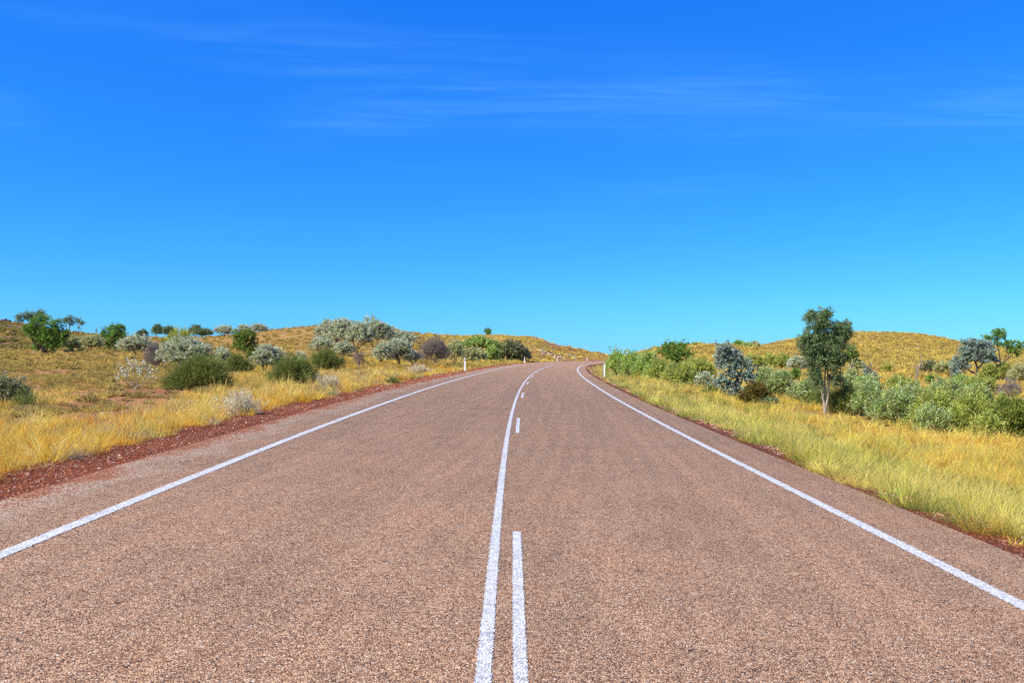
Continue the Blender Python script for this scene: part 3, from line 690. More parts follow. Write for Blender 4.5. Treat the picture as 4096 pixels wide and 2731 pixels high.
Pq = np.column_stack([x, y, z]); nr = (D < 58) & (rng.uniform(0, 1, len(x)) < .2 + .4 * sstep(30, 50, D)); fr = D >= 58
domes('spinifex_cover', 'olive and ochre spinifex clumps over the far slopes at left', Pq[fr], rad[fr], col[fr], 46, 'spinifex')
domes('spinifex_ground', 'small spinifex clumps scattered over the near left field', Pq[nr], rad[nr] * .8, col[nr], 130, 'spinifex', .055)

# ------------------------------------------------------------------ plants
def tubes(segs, sides=5):
    """segs: list of (p0, p1, r0, r1) -> V, F"""
    A = np.array([q[0] for q in segs], float); B = np.array([q[1] for q in segs], float)
    r0 = np.array([q[2] for q in segs]); r1 = np.array([q[3] for q in segs])
    d = B - A; d /= np.linalg.norm(d, axis=1)[:, None] + 1e-9
    ref = np.where(np.abs(d[:, 2:3]) < .9, np.array([[0, 0, 1.0]]), np.array([[1.0, 0, 0]]))
    e1 = np.cross(d, ref); e1 /= np.linalg.norm(e1, axis=1)[:, None] + 1e-9; e2 = np.cross(d, e1)
    a = np.arange(sides) / sides * 2 * math.pi
    ring = e1[:, None] * np.cos(a)[None, :, None] + e2[:, None] * np.sin(a)[None, :, None]
    V = np.concatenate([A[:, None] + ring * r0[:, None, None], B[:, None] + ring * r1[:, None, None]], 1)
    i = np.arange(len(segs))[:, None, None] * 2 * sides; j = np.arange(sides)[None, :]
    q = np.stack([j, (j + 1) % sides, sides + (j + 1) % sides, sides + j], -1)
    return V.reshape(-1, 3), (i + q.reshape(1, sides, 4)).reshape(-1, 4)

def path(p, q, n, wob, r0, r1, segs, rg, lift=0.0):
    """a wandering limb from p to q, tapering"""
    p = np.array(p, float); q = np.array(q, float); L = np.linalg.norm(q - p)
    pts = [p]
    for k in range(1, n):
        f = k / n; m = p + (q - p) * f; m[2] += lift * L * math.sin(math.pi * f)
        pts.append(m + rg.normal(0, wob * L, 3) * math.sin(math.pi * f))
    pts.append(q)
    for k in range(n):
        segs.append((pts[k], pts[k + 1], r0 + (r1 - r0) * k / n, r0 + (r1 - r0) * (k + 1) / n))
    return pts

def leaves(pos, dirs, L, W, col, rg):
    n = len(pos)
    d = dirs / (np.linalg.norm(dirs, axis=1)[:, None] + 1e-9)
    rv = rg.normal(0, 1, (n, 3)); sd = np.cross(d, rv); sd /= np.linalg.norm(sd, axis=1)[:, None] + 1e-9
    nm = np.cross(d, sd)
    l = L[:, None]; w_ = W[:, None]
    V = np.stack([pos, pos + d * l * .5 + sd * w_ * .5 + nm * w_ * .12, pos + d * l, pos + d * l * .5 - sd * w_ * .5 + nm * w_ * .12], 1).reshape(-1, 3)
    F = np.arange(n * 4).reshape(n, 4)
    return V, F, np.repeat(col, 4, 0)

# kind: leaf colours, leaf length, leaf width, leaf direction, bare-stem share, leaf cover, stems, bark
KIND = {
 'silver':  dict(lift=1.38, c=[(.42, .43, .27), (.32, .35, .17), (.60, .60, .48), (.22, .25, .09), (.36, .37, .22)], L=.095, W=.036, mode='out', stem=.24, cover=2.3, stems=4, bark='dark', clump=.16),
 'white':   dict(lift=1.25, c=[(.60, .60, .46), (.44, .46, .28), (.68, .67, .57), (.30, .33, .15)], L=.11, W=.042, mode='up', stem=.34, cover=.62, stems=4, bark='pale', clump=.16),
 'olive_silver': dict(lift=1.45, c=[(.36, .35, .15), (.30, .30, .11), (.45, .44, .25), (.22, .24, .07)], L=.09, W=.035, mode='out', stem=.22, cover=2.6, stems=4, bark='dark', clump=.16),
 'sage':    dict(lift=1.4, c=[(.215, .27, .07), (.29, .34, .12), (.15, .20, .03), (.42, .46, .25)], L=.13, W=.030, mode='up', stem=.06, cover=3.6, stems=6, bark='dark', clump=.2),
 'leafy':   dict(lift=1.4, c=[(.24, .265, .04), (.31, .33, .07), (.18, .21, .025), (.38, .40, .13)], L=.13, W=.028, mode='up', stem=.05, cover=3.6, stems=6, bark='dark', clump=.2),
 'bright':  dict(lift=1.5, c=[(.29, .36, .09), (.23, .30, .06), (.36, .42, .14), (.18, .24, .04)], L=.13, W=.030, mode='up', stem=.03, cover=3.8, stems=7, bark='dark', clump=.22),
 'yellow':  dict(lift=1.4, c=[(.36, .36, .07), (.30, .32, .06), (.42, .42, .12), (.22, .25, .04)], L=.13, W=.035, mode='up', stem=.04, cover=3.4, stems=6, bark='dark', clump=.22),
 'dark_leafy': dict(lift=1.3, c=[(.15, .185, .025), (.20, .235, .04), (.10, .13, .015), (.25, .28, .07)], L=.12, W=.028, mode='up', stem=.12, cover=3.4, stems=7, bark='dark', clump=.2),
 'fine':    dict(lift=1.6, c=[(.115, .14, .025), (.155, .185, .035), (.075, .095, .02), (.18, .19, .06)], L=.17, W=.014, mode='fan', stem=.02, cover=3.1, stems=12, bark='dark', clump=.2),
 'darkgrey': dict(lift=1.25, c=[(.17, .18, .075), (.23, .24, .11), (.12, .13, .045), (.30, .30, .17)], L=.10, W=.028, mode='out', stem=.05, cover=3.0, stems=6, bark='dark', clump=.2),
 'green':   dict(lift=1.8, c=[(.115, .19, .03), (.085, .15, .02), (.16, .24, .05), (.06, .11, .015)], L=.11, W=.036, mode='droop', stem=.2, cover=3.6, stems=3, bark='dark', clump=.22),
 'round':   dict(lift=1.5, c=[(.145, .20, .03), (.11, .16, .02), (.20, .25, .055), (.085, .125, .015)], L=.13, W=.035, mode='droop', stem=.34, cover=3.8, stems=5, bark='pale', clump=.2),
 'euc':     dict(lift=1.75, c=[(.085, .125, .045), (.115, .155, .065), (.06, .09, .028), (.16, .19, .09)], L=.12, W=.026, mode='droop', stem=.3, cover=3.4, stems=3, bark='pale', clump=.2),
 'blue':    dict(lift=1.45, c=[(.25, .31, .24), (.19, .24, .18), (.34, .40, .34), (.115, .155, .09)], L=.075, W=.055, mode='out', stem=.05, cover=2.7, stems=3, bark='dark', clump=.17),
 'brown':   dict(lift=1.3, c=[(.15, .10, .025), (.20, .135, .035), (.11, .08, .02), (.13, .13, .03)], L=.05, W=.028, mode='out', stem=.1, cover=2.6, stems=12, bark='dark', clump=.18),
 'dead':    dict(c=[(.2, .16, .15)], L=.1, W=.02, mode='twig', stem=.12, cover=0, stems=10, bark='twig', clump=.2),
 'wisp':    dict(lift=1.5, c=[(.46, .40, .26), (.38, .32, .20), (.54, .48, .33)], L=.14, W=.010, mode='fan', stem=0, cover=1.3, stems=9, bark='twig', clump=.2),
}
BARK = {'dark': M_BARK, 'pale': M_PALEBARK, 'twig': M_TWIG}

def auto_blobs(x0, x1, yt, yb, kind, rg):
    """a rough crown: several lumps inside the box, none alike"""
    x0, x1 = x0 - .05 * (x1 - x0), x1 + .05 * (x1 - x0); w_, h_ = x1 - x0, yb - yt; cx = (x0 + x1) / 2
    st = KIND[kind]['stem']; low = yb - h_ * st
    H_ = low - yt; B = []
    n = int(np.clip(round(5 * max(w_ / max(H_, 1), 1)), 5, 9))
    for k in range(n):
        f = (k + .5) / n * 2 - 1
        rx = w_ * rg.uniform(.2, .3); top = yt + H_ * (.12 + .30 * abs(f) ** 1.8 * rg.uniform(.6, 1.3) + rg.uniform(0, .10))
        ry = H_ * rg.uniform(.24, .34)
        B.append((cx + f * (w_ / 2 - rx * .8), top + ry * .85, rx, ry))
    B.append((cx + w_ * rg.uniform(-.1, .1), yt + H_ * .36, w_ * .3, H_ * .37))
    B.append((cx + w_ * rg.uniform(-.05, .05), yt + H_ * .62, w_ * .42, H_ * .36))
    if st < .12:                                            # leafy to the ground
        for f in (-.74, 0, .74): B.append((cx + f * w_ * .5, low - H_ * rg.uniform(.16, .24), w_ * rg.uniform(.2, .27), H_ * .22))
    return B

SEED = [100]
def plant(name, kind, label, cat, box=None, base=None, D=None, blobs=None, group=None, cover=1.0, trunk=None):
    """box: x0, x1, top, ground rows seen in the photograph; the plant stands on the ground at its own distance"""
    K = KIND[kind]; SEED[0] += 1; rg = np.random.default_rng(SEED[0])
    if base is None: base = ((box[0] + box[1]) / 2 + rg.uniform(-.06, .06) * (box[1] - box[0]), box[3])
    if D is None: X, Y, Z = at(base[0], base[1])
    else: Y = float(D); X = (base[0] - CX) / FPX * Y; Z = float(ground([X], [Y])[0])
    m = Y / FPX
    if blobs is None: blobs = auto_blobs(*box, kind, rg)
    root = empty(name, (X, Y, Z)); tag(root, label, cat, group)
    # crown lumps in metres
    Bl = []
    for (bx, by, rx, ry) in blobs:
        c = np.array([(bx - base[0]) * m, 0, (H_CAM - (by - HOR) * m) - Z]); r = np.array([rx * m, (rx + ry) / 2 * m, ry * m])
        c[1] = rg.uniform(-.35, .35) * r[1] if len(blobs) > 1 else 0
        c[2] = max(c[2], r[2] * .25)
        Bl.append((c, r))
    W_ = max(c[0] + r[0] for c, r in Bl) - min(c[0] - r[0] for c, r in Bl); Ht = max(c[2] + r[2] for c, r in Bl)
    segs = []
    Lf = max(K['L'], Y * .0016); Wf = max(K['W'], Y * (.0009 if kind not in ('fine', 'wisp') else .00042))
    pix = Y / 812.0
    VL, FL, CL = [], [], []; off = 0
    thick = max(.012, Ht * .016, pix * .22); thin = max(.003, pix * .11)
    if trunk is None:
        # several stems spreading from the base to the lumps
        nst = K['stems']; heads = []
        for k in range(nst):
            c, r = Bl[k % len(Bl)]
            tip = c + rg.uniform(-.5, .5, 3) * r; tip[2] = max(tip[2], Ht * .25)
            b0 = np.array([rg.uniform(-.05, .05) * W_ * .6, rg.uniform(-.05, .05) * W_ * .6, -.05])
            pts = path(b0, tip, 4, .05, thick * rg.uniform(.7, 1.2), thin * 1.6, segs, rg)
            heads += pts[2:]
        heads = np.array(heads)
    else:
        heads = []
        for pl, r0, r1 in trunk:
            pp = [np.array([(a - base[0]) * m, dpt, (H_CAM - (b - HOR) * m) - Z]) for a, b, dpt in pl]
            if pp[0][2] < .25: pp[0][2] = -.06
            n_ = len(pp) - 1
            for k in range(n_):
                path(pp[k], pp[k + 1], 2, .03, r0 + (r1 - r0) * k / n_, r0 + (r1 - r0) * (k + 1) / n_, segs, rg)
            heads += pp[1:]
        heads = np.array(heads)
    for c, r in Bl:
        sil = math.pi * r[0] * r[2]
        ncl = int(np.clip(sil / (K['clump'] * .55) ** 2 * .55, 6, 70))
        v = rg.normal(0, 1, (ncl, 3)); v /= np.linalg.norm(v, axis=1)[:, None]
        cc = c + v * r * (rg.uniform(.25, 1, (ncl, 1)) ** .45)
        cc[:, 2] = np.maximum(cc[:, 2], .06)
        # twigs out to every clump
        for q in cc[: (ncl if kind in ('dead', 'fine', 'wisp') else max(4, ncl // 2))]:
            hd = heads[np.argmin(((heads - q) ** 2).sum(1) + rg.uniform(0, .2, len(heads)) * r[0])]
            path(hd, q, 2, .06, thin * 1.5, thin * .7, segs, rg)
            if K['mode'] == 'twig':
                for _ in range(15):
                    e = q + rg.normal(0, 1, 3) * r * .22 + np.array([0, 0, r[2] * .14]); path(q + rg.normal(0, .02, 3), e, 1, 0, thin * .5, thin * .3, segs, rg)
        if K['cover'] <= 0: continue
        nl = int(sil / (Lf * Wf * .5) * K['cover'] * 1.25 * cover); nl = min(max(nl, 40), 9000)
        nsp = int(np.clip(nl / 22, ncl, 420))                # sprigs: leaves strung along a twig
        up = np.array([0, 0, 1.0])
        v = rg.normal(0, 1, (nsp, 3)); v /= np.linalg.norm(v, axis=1)[:, None]
        half = nsp // 2
        sc0 = np.concatenate([cc[rg.integers(0, ncl, half)] + rg.normal(0, 1, (half, 3)) * K['clump'] * .55 * (1 + Y * .004), c + v[half:] * r * (rg.uniform(.1, 1, (nsp - half, 1)) ** .4)])
        outv = (sc0 - c) / r; outv /= np.linalg.norm(outv, axis=1)[:, None] + 1e-6
        if K['mode'] == 'out': ax = outv * .75 + up * .35
        elif K['mode'] == 'up': ax = outv * .55 + up * .85
        elif K['mode'] == 'droop': ax = outv * .55 - up * .55
        else: ax = sc0 + up * .15; ax = ax / (np.linalg.norm(ax, axis=1)[:, None] + 1e-6) * 1.2
        ax = ax + rg.normal(0, .35, (nsp, 3)); ax /= np.linalg.norm(ax, axis=1)[:, None]
        sl_ = K['clump'] * rg.uniform(.7, 2.0, nsp) * min(1.0, .45 + r[2]) * (1.5 if kind == 'fine' else 1.0)
        ci = rg.integers(0, nsp, nl); f_ = rg.uniform(-.75, .5, nl)
        pos = sc0[ci] + ax[ci] * (sl_[ci] * f_)[:, None] + rg.normal(0, 1, (nl, 3)) * (Lf * .35)
        pos[:, 2] = np.maximum(pos[:, 2], .03)
        dr = ax[ci] + rg.normal(0, .45 if K['mode'] in ('fan', 'up') else .65, (nl, 3))
        pal = np.array(K['c']) * K.get('lift', 1.3); cidx = rg.integers(0, len(pal), nl)
        clt = rg.normal(1, .16, (nsp, 1))[ci] * (1 + rg.normal(0, .05, (nsp, 3))[ci])
        col = np.clip(pal[cidx] * clt * rg.uniform(.85, 1.15, (nl, 1)), .005, .9)
        V, F, C = leaves(pos, dr, Lf * rg.uniform(.65, 1.25, nl), Wf * rg.uniform(.7, 1.25, nl), col, rg)
        VL.append(V); FL.append(F + off); CL.append(C); off += len(V)
    V, F = tubes(segs, 4)
    mesh_np('trunk' if cat == 'tree' else 'stems', V, F, BARK[K['bark']], root, smooth=True)
    if VL: mesh_np('crown' if cat == 'tree' else 'foliage', np.vstack(VL), np.vstack(FL), M_LEAF, root, col=np.vstack(CL))
    return root

GB = 'bushes left of the road'; GR = 'bushes right of the road'; GT = 'trees on the far left rise'
# ---- left side, far to near
plant('umbrella_tree', 'euc', 'thin flat-topped tree half hidden behind the big spreading tree, leftmost', 'tree', base=(92, 1305), D=172, group=GT, cover=.75,
      blobs=[(70, 1268, 15, 10), (92, 1260, 20, 11), (105, 1272, 12, 9), (80, 1282, 12, 7)], trunk=[([(92, 1306, 0), (91, 1285, 0), (75, 1272, 0)], .16, .05), ([(91, 1286, 0), (100, 1268, 0)], .1, .04)])
plant('umbrella_tree', 'euc', 'grey green tree whose crown tops the big spreading tree', 'tree', base=(128, 1305), D=172, group=GT, cover=.8,
      blobs=[(120, 1260, 16, 16), (146, 1256, 20, 12), (165, 1250, 16, 12), (172, 1268, 12, 12), (135, 1275, 16, 10)], trunk=[([(128, 1308, 0), (126, 1285, 0), (140, 1262, 0)], .16, .05), ([(127, 1288, 0), (120, 1264, 0)], .1, .04), ([(134, 1274, 0), (164, 1256, 0)], .1, .04)])
plant('umbrella_tree', 'euc', 'tall airy tree on the skyline right of the big spreading tree', 'tree', base=(277, 1335), D=180, group=GT, cover=.8,
      blobs=[(258, 1282, 11, 9), (280, 1270, 15, 8), (276, 1282, 17, 9), (288, 1292, 10, 8)], trunk=[([(277, 1336, 0), (278, 1305, 0), (280, 1275, 0)], .17, .06), ([(270, 1334, 0), (266, 1300, 0), (259, 1285, 0)], .1, .05)])
plant('umbrella_tree', 'euc', 'smaller lopsided skyline tree leaning right beside the tall airy one', 'tree', base=(314, 1340), D=180, group=GT, cover=.8,
      blobs=[(308, 1279, 13, 7), (322, 1289, 13, 9), (331, 1291, 8, 7), (318, 1308, 7, 4)], trunk=[([(314, 1342, 0), (314, 1312, 0), (310, 1284, 0)], .12, .05), ([(314, 1308, 0), (326, 1292, 0)], .08, .04)])
plant('spreading_tree', 'green', 'big dark green spreading tree with thick slanting trunk at far left', 'tree', base=(173, 1414), D=96,
      blobs=[(140, 1290, 26, 26), (165, 1275, 24, 22), (118, 1312, 26, 24), (150, 1325, 36, 28), (195, 1310, 34, 26), (222, 1292, 24, 16), (238, 1325, 32, 26), (252, 1345, 24, 20), (205, 1345, 38, 30), (165, 1350, 30, 24), (240, 1370, 26, 16), (145, 1385, 22, 16), (210, 1378, 26, 20)],
      trunk=[([(173, 1416, 0), (168, 1392, 0), (140, 1365, -.3), (124, 1330, -.4)], .22, .06), ([(172, 1412, 0), (178, 1380, 0), (180, 1340, .2), (165, 1290, 0)], .22, .06), ([(176, 1408, 0), (198, 1365, 0), (226, 1320, 0)], .16, .05), ([(190, 1378, 0), (240, 1352, -.4)], .1, .04)])
plant('dead_stick', 'dead', 'lone bare stick standing against the sky at left', 'tree', base=(385, 1338), D=180, blobs=[(384, 1322, 2, 8)], trunk=[([(385, 1340, 0), (387, 1322, 0), (383, 1306, 0)], .09, .05)])
plant('grey_green_bush', 'olive_silver', 'broad grey green bush just right of the big spreading tree', 'bush', (252, 335, 1342, 1408), D=99, group=GB)
plant('grey_green_bush', 'olive_silver', 'grey green bush between the spreading tree and the bright green tree', 'bush', (322, 410, 1336, 1406), D=97, group=GB)
plant('green_tree', 'green', 'bright green leafy tree standing right of two grey green bushes', 'tree', base=(447, 1406), D=99,
      blobs=[(455, 1310, 26, 16), (480, 1312, 20, 16), (430, 1328, 26, 18), (470, 1335, 34, 20), (415, 1345, 18, 16), (495, 1340, 16, 14), (440, 1358, 30, 18), (480, 1360, 26, 16), (432, 1380, 18, 14), (468, 1378, 20, 12)],
      trunk=[([(445, 1407, 0), (442, 1385, 0), (430, 1345, 0)], .12, .05), ([(463, 1404, 0), (462, 1380, 0), (470, 1330, 0)], .12, .05)])
for (x0, x1, yt, yb, D_, lb) in [(548, 590, 1318, 1352, 165, 'small dark tree on skyline, leftmost of the row behind silver bushes'), (607, 656, 1297, 1351, 168, 'tallest dark tree of the skyline row behind the silver bushes'),
        (652, 700, 1304, 1350, 166, 'dark skyline tree right of the tallest one, behind the pale bush'), (732, 760, 1316, 1350, 165, 'tiny dark skyline tree above the big pale bush'), (758, 806, 1297, 1350, 160, 'pointed dark tree on the skyline right of the big pale bush'),
        (778, 850, 1313, 1352, 158, 'wide low dark tree at the right end of the skyline row')]:
    plant('skyline_tree', 'euc', lb, 'tree', (x0, x1, yt, yb), D=D_, group='dark trees along the left skyline')
plant('silver_bush', 'silver', 'silver bush on bare stems right of the bright green tree', 'bush', (474, 618, 1338, 1420), D=88, group=GB)
plant('dead_bush', 'dead', 'purple grey leafless bush left of the big pale bush', 'bush', (578, 672, 1372, 1477), D=62, group=GB)
plant('yellow_bush', 'yellow', 'yellow green bush peeping over the big pale bush', 'bush', (640, 770, 1312, 1450), D=72, group=GB)
plant('silver_bush', 'silver', 'largest pale silver bush on the left, above the dark green bush', 'bush', (632, 842, 1342, 1484), D=57, group=GB, cover=1.1)
plant('silver_bush', 'silver', 'small silver bush left of the round green tree', 'bush', (858, 925, 1390, 1474), D=57, group=GB)
plant('round_tree', 'round', 'ball shaped bright green tree on thin stems, left of road', 'tree', base=(985, 1462), D=64,
      blobs=[(955, 1340, 24, 20), (985, 1335, 26, 20), (1008, 1345, 20, 20), (948, 1372, 20, 22), (980, 1368, 32, 26), (1014, 1378, 18, 24), (965, 1385, 26, 14), (1000, 1402, 24, 22), (1005, 1425, 14, 14)],
      trunk=[([(976, 1424, .1), (974, 1400, 0), (968, 1370, 0)], .03, .02), ([(1000, 1450, 0), (992, 1410, 0), (985, 1370, 0)], .045, .02), ([(1003, 1462, 0), (1008, 1425, 0), (1008, 1380, 0)], .045, .02), ([(985, 1466, 0), (988, 1430, 0), (978, 1390, 0)], .04, .02)])
plant('olive_bush', 'fine', 'low olive bush directly below the round green tree', 'bush', (900, 1002, 1424, 1494), D=50, group=GB)
for (x0, x1, yt, yb, D_, lb) in [(858, 940, 1300, 1346, 140, 'pale wispy silver bush on skyline left of the round green tree'), (950, 1000, 1297, 1338, 140, 'pale silver bush on skyline right behind the round green tree'), (1000, 1070, 1293, 1335, 142, 'pale silver bush on skyline at the foot of golden crest')]:
    plant('silver_bush', 'silver', lb, 'bush', (x0, x1, yt, yb), D=D_, group=GB, cover=.7)
plant('silver_bush', 'silver', 'rounded silver bush right of the round green tree', 'bush', (1008, 1142, 1376, 1486), D=51, group=GB, cover=1.15)
plant('silver_bush', 'silver', 'little silver bush peeping over a dark green bush near the verge', 'bush', (1168, 1226, 1404, 1480), D=54, group=GB)
plant('white_bush', 'white', 'sparse white leaved bush on slender stems beside the stony patch', 'bush', base=(540, 1556), group=GB, blobs=[(486, 1474, 28, 18), (528, 1452, 32, 20), (574, 1468, 32, 18), (610, 1494, 26, 16), (490, 1512, 26, 14), (540, 1488, 34, 18), (586, 1506, 28, 14)])
plant('dark_green_bush', 'fine', 'largest dark green fan shaped bush, under the big pale bush', 'bush', (688, 894, 1428, 1562), group=GB, cover=1.1)
plant('dark_green_bush', 'fine', 'dark green twiggy bush right of the rounded silver bush', 'bush', (1102, 1254, 1428, 1540), group=GB, cover=1.1)
plant('green_bush', 'fine', 'mid green bush below the large silver thicket on the left slope', 'bush', (1252, 1360, 1400, 1476), D=54, group=GB, cover=1.1)
plant('dark_green_bush', 'darkgrey', 'dark grey green bush cut by the left edge of the photo', 'bush', (-60, 104, 1512, 1614), group=GB, cover=1.2)
plant('green_weed', 'fine', 'small fresh green weed on the stony patch at far left', 'bush', (84, 124, 1588, 1634), group=GB)
# silver thicket
for (x0, x1, yt, yb, D_, lb) in [(1258, 1366, 1274, 1392, 82, 'silver bush at the left end of the skyline thicket'), (1306, 1440, 1268, 1398, 80, 'tall silver bush in the middle of the skyline thicket'),
        (1380, 1494, 1282, 1400, 79, 'silver bush in the dip of the skyline thicket'), (1436, 1572, 1268, 1400, 82, 'tall silver bush at the right end of the skyline thicket'),
        (1240, 1330, 1344, 1412, 66, 'low silver bush in front of the left end of the thicket'), (1336, 1418, 1366, 1430, 63, 'low silver bush in front of the middle of the thicket'), (1530, 1668, 1322, 1382, 108, 'low grey bush on the slope right of the skyline thicket')]:
    plant('silver_bush', 'silver', lb, 'bush', (x0, x1, yt, yb), D=D_, group='silver bushes of the left thicket', cover=.95 if yt > 1300 else 1.15)
plant('dead_bush', 'dead', 'small bare twiggy shrub in grass below the silver thicket', 'bush', (1412, 1460, 1404, 1464), D=57, group=GB)
for (x0, x1, yt, yb, D_, lb) in [(1492, 1566, 1362, 1468, 69, 'pale bush on crooked bare stems right of the thicket'), (1540, 1654, 1342, 1466, 70, 'tall pale bush left of the purple grey dead bush'), (1618, 1684, 1398, 1464, 71, 'low pale bush touching the purple grey dead bush')]:
    plant('pale_bush', 'silver', lb, 'bush', (x0, x1, yt, yb), D=D_, group=GB, cover=.85)
plant('dead_bush', 'dead', 'large purple grey leafless bush above the golden verge', 'bush', (1678, 1796, 1346, 1462), D=78, group=GB)
plant('olive_bush', 'olive_silver', 'olive bush between the dead bush and the nearest left post', 'bush', (1782, 1856, 1356, 1456), D=84, group=GB)
plant('silver_bush', 'olive_silver', 'rounded pale olive bush right behind the nearest left post', 'bush', (1845, 1946, 1386, 1456), D=96, group=GB, cover=1.1)
plant('green_bush', 'bright', 'wide pale green bush on the slope under the lone hilltop tree', 'bush', (1850, 1996, 1346, 1392), D=128, group=GB)
plant('green_bush', 'bright', 'green bush between the pale olive bush and the dark bush', 'bush', (1938, 1998, 1376, 1450), D=114, group=GB)
plant('dark_bush', 'darkgrey', 'big dark grey bush beside the road behind the second left post', 'bush', (1972, 2104, 1356, 1449), D=136, group=GB, cover=1.2)
plant('dead_bush', 'dead', 'dark bare shrub right of the big dark grey bush', 'bush', (2086, 2124, 1390, 1446), D=148, group=GB)
plant('hilltop_tree', 'green', 'lone small round tree on top of the far hill', 'tree', base=(1951, 1344), D=258,
      blobs=[(1944, 1322, 9, 7), (1956, 1320, 9, 7), (1950, 1328, 11, 7), (1958, 1329, 7, 5)], trunk=[([(1948, 1345, 0), (1948, 1332, 0), (1945, 1324, 0)], .16, .08), ([(1954, 1345, 0), (1953, 1333, 0), (1956, 1324, 0)], .16, .08)])
for (x0, x1, yt, yb, lb) in [(896, 1020, 1576, 1668, 'grey wispy dry shrub at the left verge, nearest of these'), (1272, 1358, 1510, 1560, 'pale grey wispy shrub in the middle of the left verge'), (1638, 1706, 1464, 1500, 'faded grey wispy shrub in the verge below the dead bush')]:
    plant('dry_shrub', 'wisp', lb, 'bush', (x0, x1, yt, yb), group='grey dry shrubs in the left verge')
plant('green_weed', 'fine', 'small dark green weed at the gravel edge of left verge', 'bush', (1553, 1583, 1512, 1538), group=GB)
# ---- right side, far to near
for (x0, x1, yt, yb, D_, kd, lb) in [(2750, 2820, 1370, 1396, 150, 'dead', 'bare grey shrub on the low ridge right of the green tree'), (2770, 2812, 1378, 1400, 148, 'yellow', 'small yellow green bush in front of the bare ridge shrub'), (2890, 2934, 1374, 1402, 148, 'olive_silver', 'small grey green bush on the ridge above the blue grey tree'),
        (2930, 2976, 1361, 1400, 150, 'green', 'dark green bush on the ridge right of the blue grey tree'), (2960, 3006, 1372, 1402, 148, 'bright', 'light green bush on the ridge between two others'), (2998, 3040, 1364, 1400, 150, 'olive_silver', 'grey green bush at the right end of the ridge row')]:
    plant('ridge_bush', kd, lb, 'bush', (x0, x1, yt, yb), D=D_, group='small bushes on the low right ridge')
for (x0, x1, yt, yb, D_, kd, lb) in [(2965, 3060, 1418, 1478, 95, 'yellow', 'yellow green bush on the slope behind the blue grey tree'), (3040, 3120, 1420, 1474, 97, 'yellow', 'yellow green bush in the middle of the slope behind'), (3100, 3170, 1418, 1470, 96, 'leafy', 'olive green bush at right end of the yellow green slope bushes'),
        (3150, 3240, 1424, 1492, 78, 'silver', 'silver bush peeping out left of the tall gum tree'), (3400, 3454, 1432, 1492, 70, 'olive_silver', 'pale bush under the small tree right of the gum tree')]:
    plant('slope_bush', kd, lb, 'bush', (x0, x1, yt, yb), D=D_, group=GR)
plant('green_tree', 'green', 'broad dark green tree above the light green roadside bushes', 'tree', base=(2705, 1462), D=78, cover=1.1,
      blobs=[(2662, 1385, 18, 14), (2690, 1380, 18, 14), (2725, 1382, 16, 14), (2742, 1380, 14, 14), (2648, 1402, 24, 14), (2690, 1404, 36, 18), (2730, 1405, 28, 18), (2756, 1418, 20, 14), (2680, 1428, 36, 16), (2722, 1432, 30, 20)],
      trunk=[([(2705, 1465, 0), (2700, 1430, 0), (2680, 1390, 0)], .14, .05), ([(2705, 1455, 0), (2722, 1420, 0), (2735, 1385, 0)], .12, .05)])
for (x0, x1, yt, yb, D_, kd, lb) in [(2430, 2508, 1400, 1482, 63, 'bright', 'light green bush at the bend, nearest to the right post'), (2486, 2572, 1404, 1500, 60, 'bright', 'light green bush, second from the bend on the right'), (2540, 2642, 1402, 1520, 57, 'bright', 'tall light green bush, third from the bend on the right'),
        (2600, 2680, 1432, 1528, 54, 'leafy', 'olive green bush in front of the broad dark green tree'), (2660, 2730, 1448, 1540, 52, 'leafy', 'olive green bush below the trunk of the broad dark green tree'), (2738, 2850, 1430, 1510, 62, 'yellow', 'yellow green bush between green tree and blue grey tree'),
        (2704, 2792, 1446, 1560, 48, 'leafy', 'olive green bush on a thin stem, left of the small silver bush'), (2780, 2850, 1486, 1556, 46, 'silver', 'small silver bush left of the blue grey tree'), (2576, 2664, 1446, 1526, 55, 'bright', 'low light green bush filling the belt left of the green tree'), (2648, 2706, 1470, 1546, 51, 'leafy', 'low olive bush in front between two taller olive ones')]:
    plant('roadside_bush', kd, lb, 'bush', (x0, x1, yt, yb), D=D_, group='bushes along the right verge')
for (x0, x1, yt, yb, D_, kd, lb) in [(3014, 3098, 1472, 1556, 52, 'sage', 'sage green bush right behind the brown bush'), (3062, 3164, 1480, 1584, 48, 'sage', 'sage green bush with silvery top between brown bush and gum tree'), (3156, 3216, 1540, 1598, 44, 'sage', 'low sage bush at the left foot of the gum tree'),
        (3198, 3298, 1508, 1596, 43, 'sage', 'sage bush right behind the stems of the gum tree'), (3372, 3436, 1480, 1566, 50, 'sage', 'sage bush just right of the gum tree'), (3420, 3520, 1500, 1590, 45, 'sage', 'sage bush under the small cone shaped blue bush'), (3560, 3680, 1532, 1600, 44, 'leafy', 'olive bush at the foot of the dead tree'), (3250, 3350, 1552, 1640, 41, 'fine', 'dark olive bush behind the gum tree foot, left part')]:
    plant('sage_bush', kd, lb, 'bush', (x0, x1, yt, yb), D=D_, group=GR)
plant('small_tree', 'green', 'little green sapling left of the gum tree', 'tree', (3158, 3202, 1472, 1524), D=60)
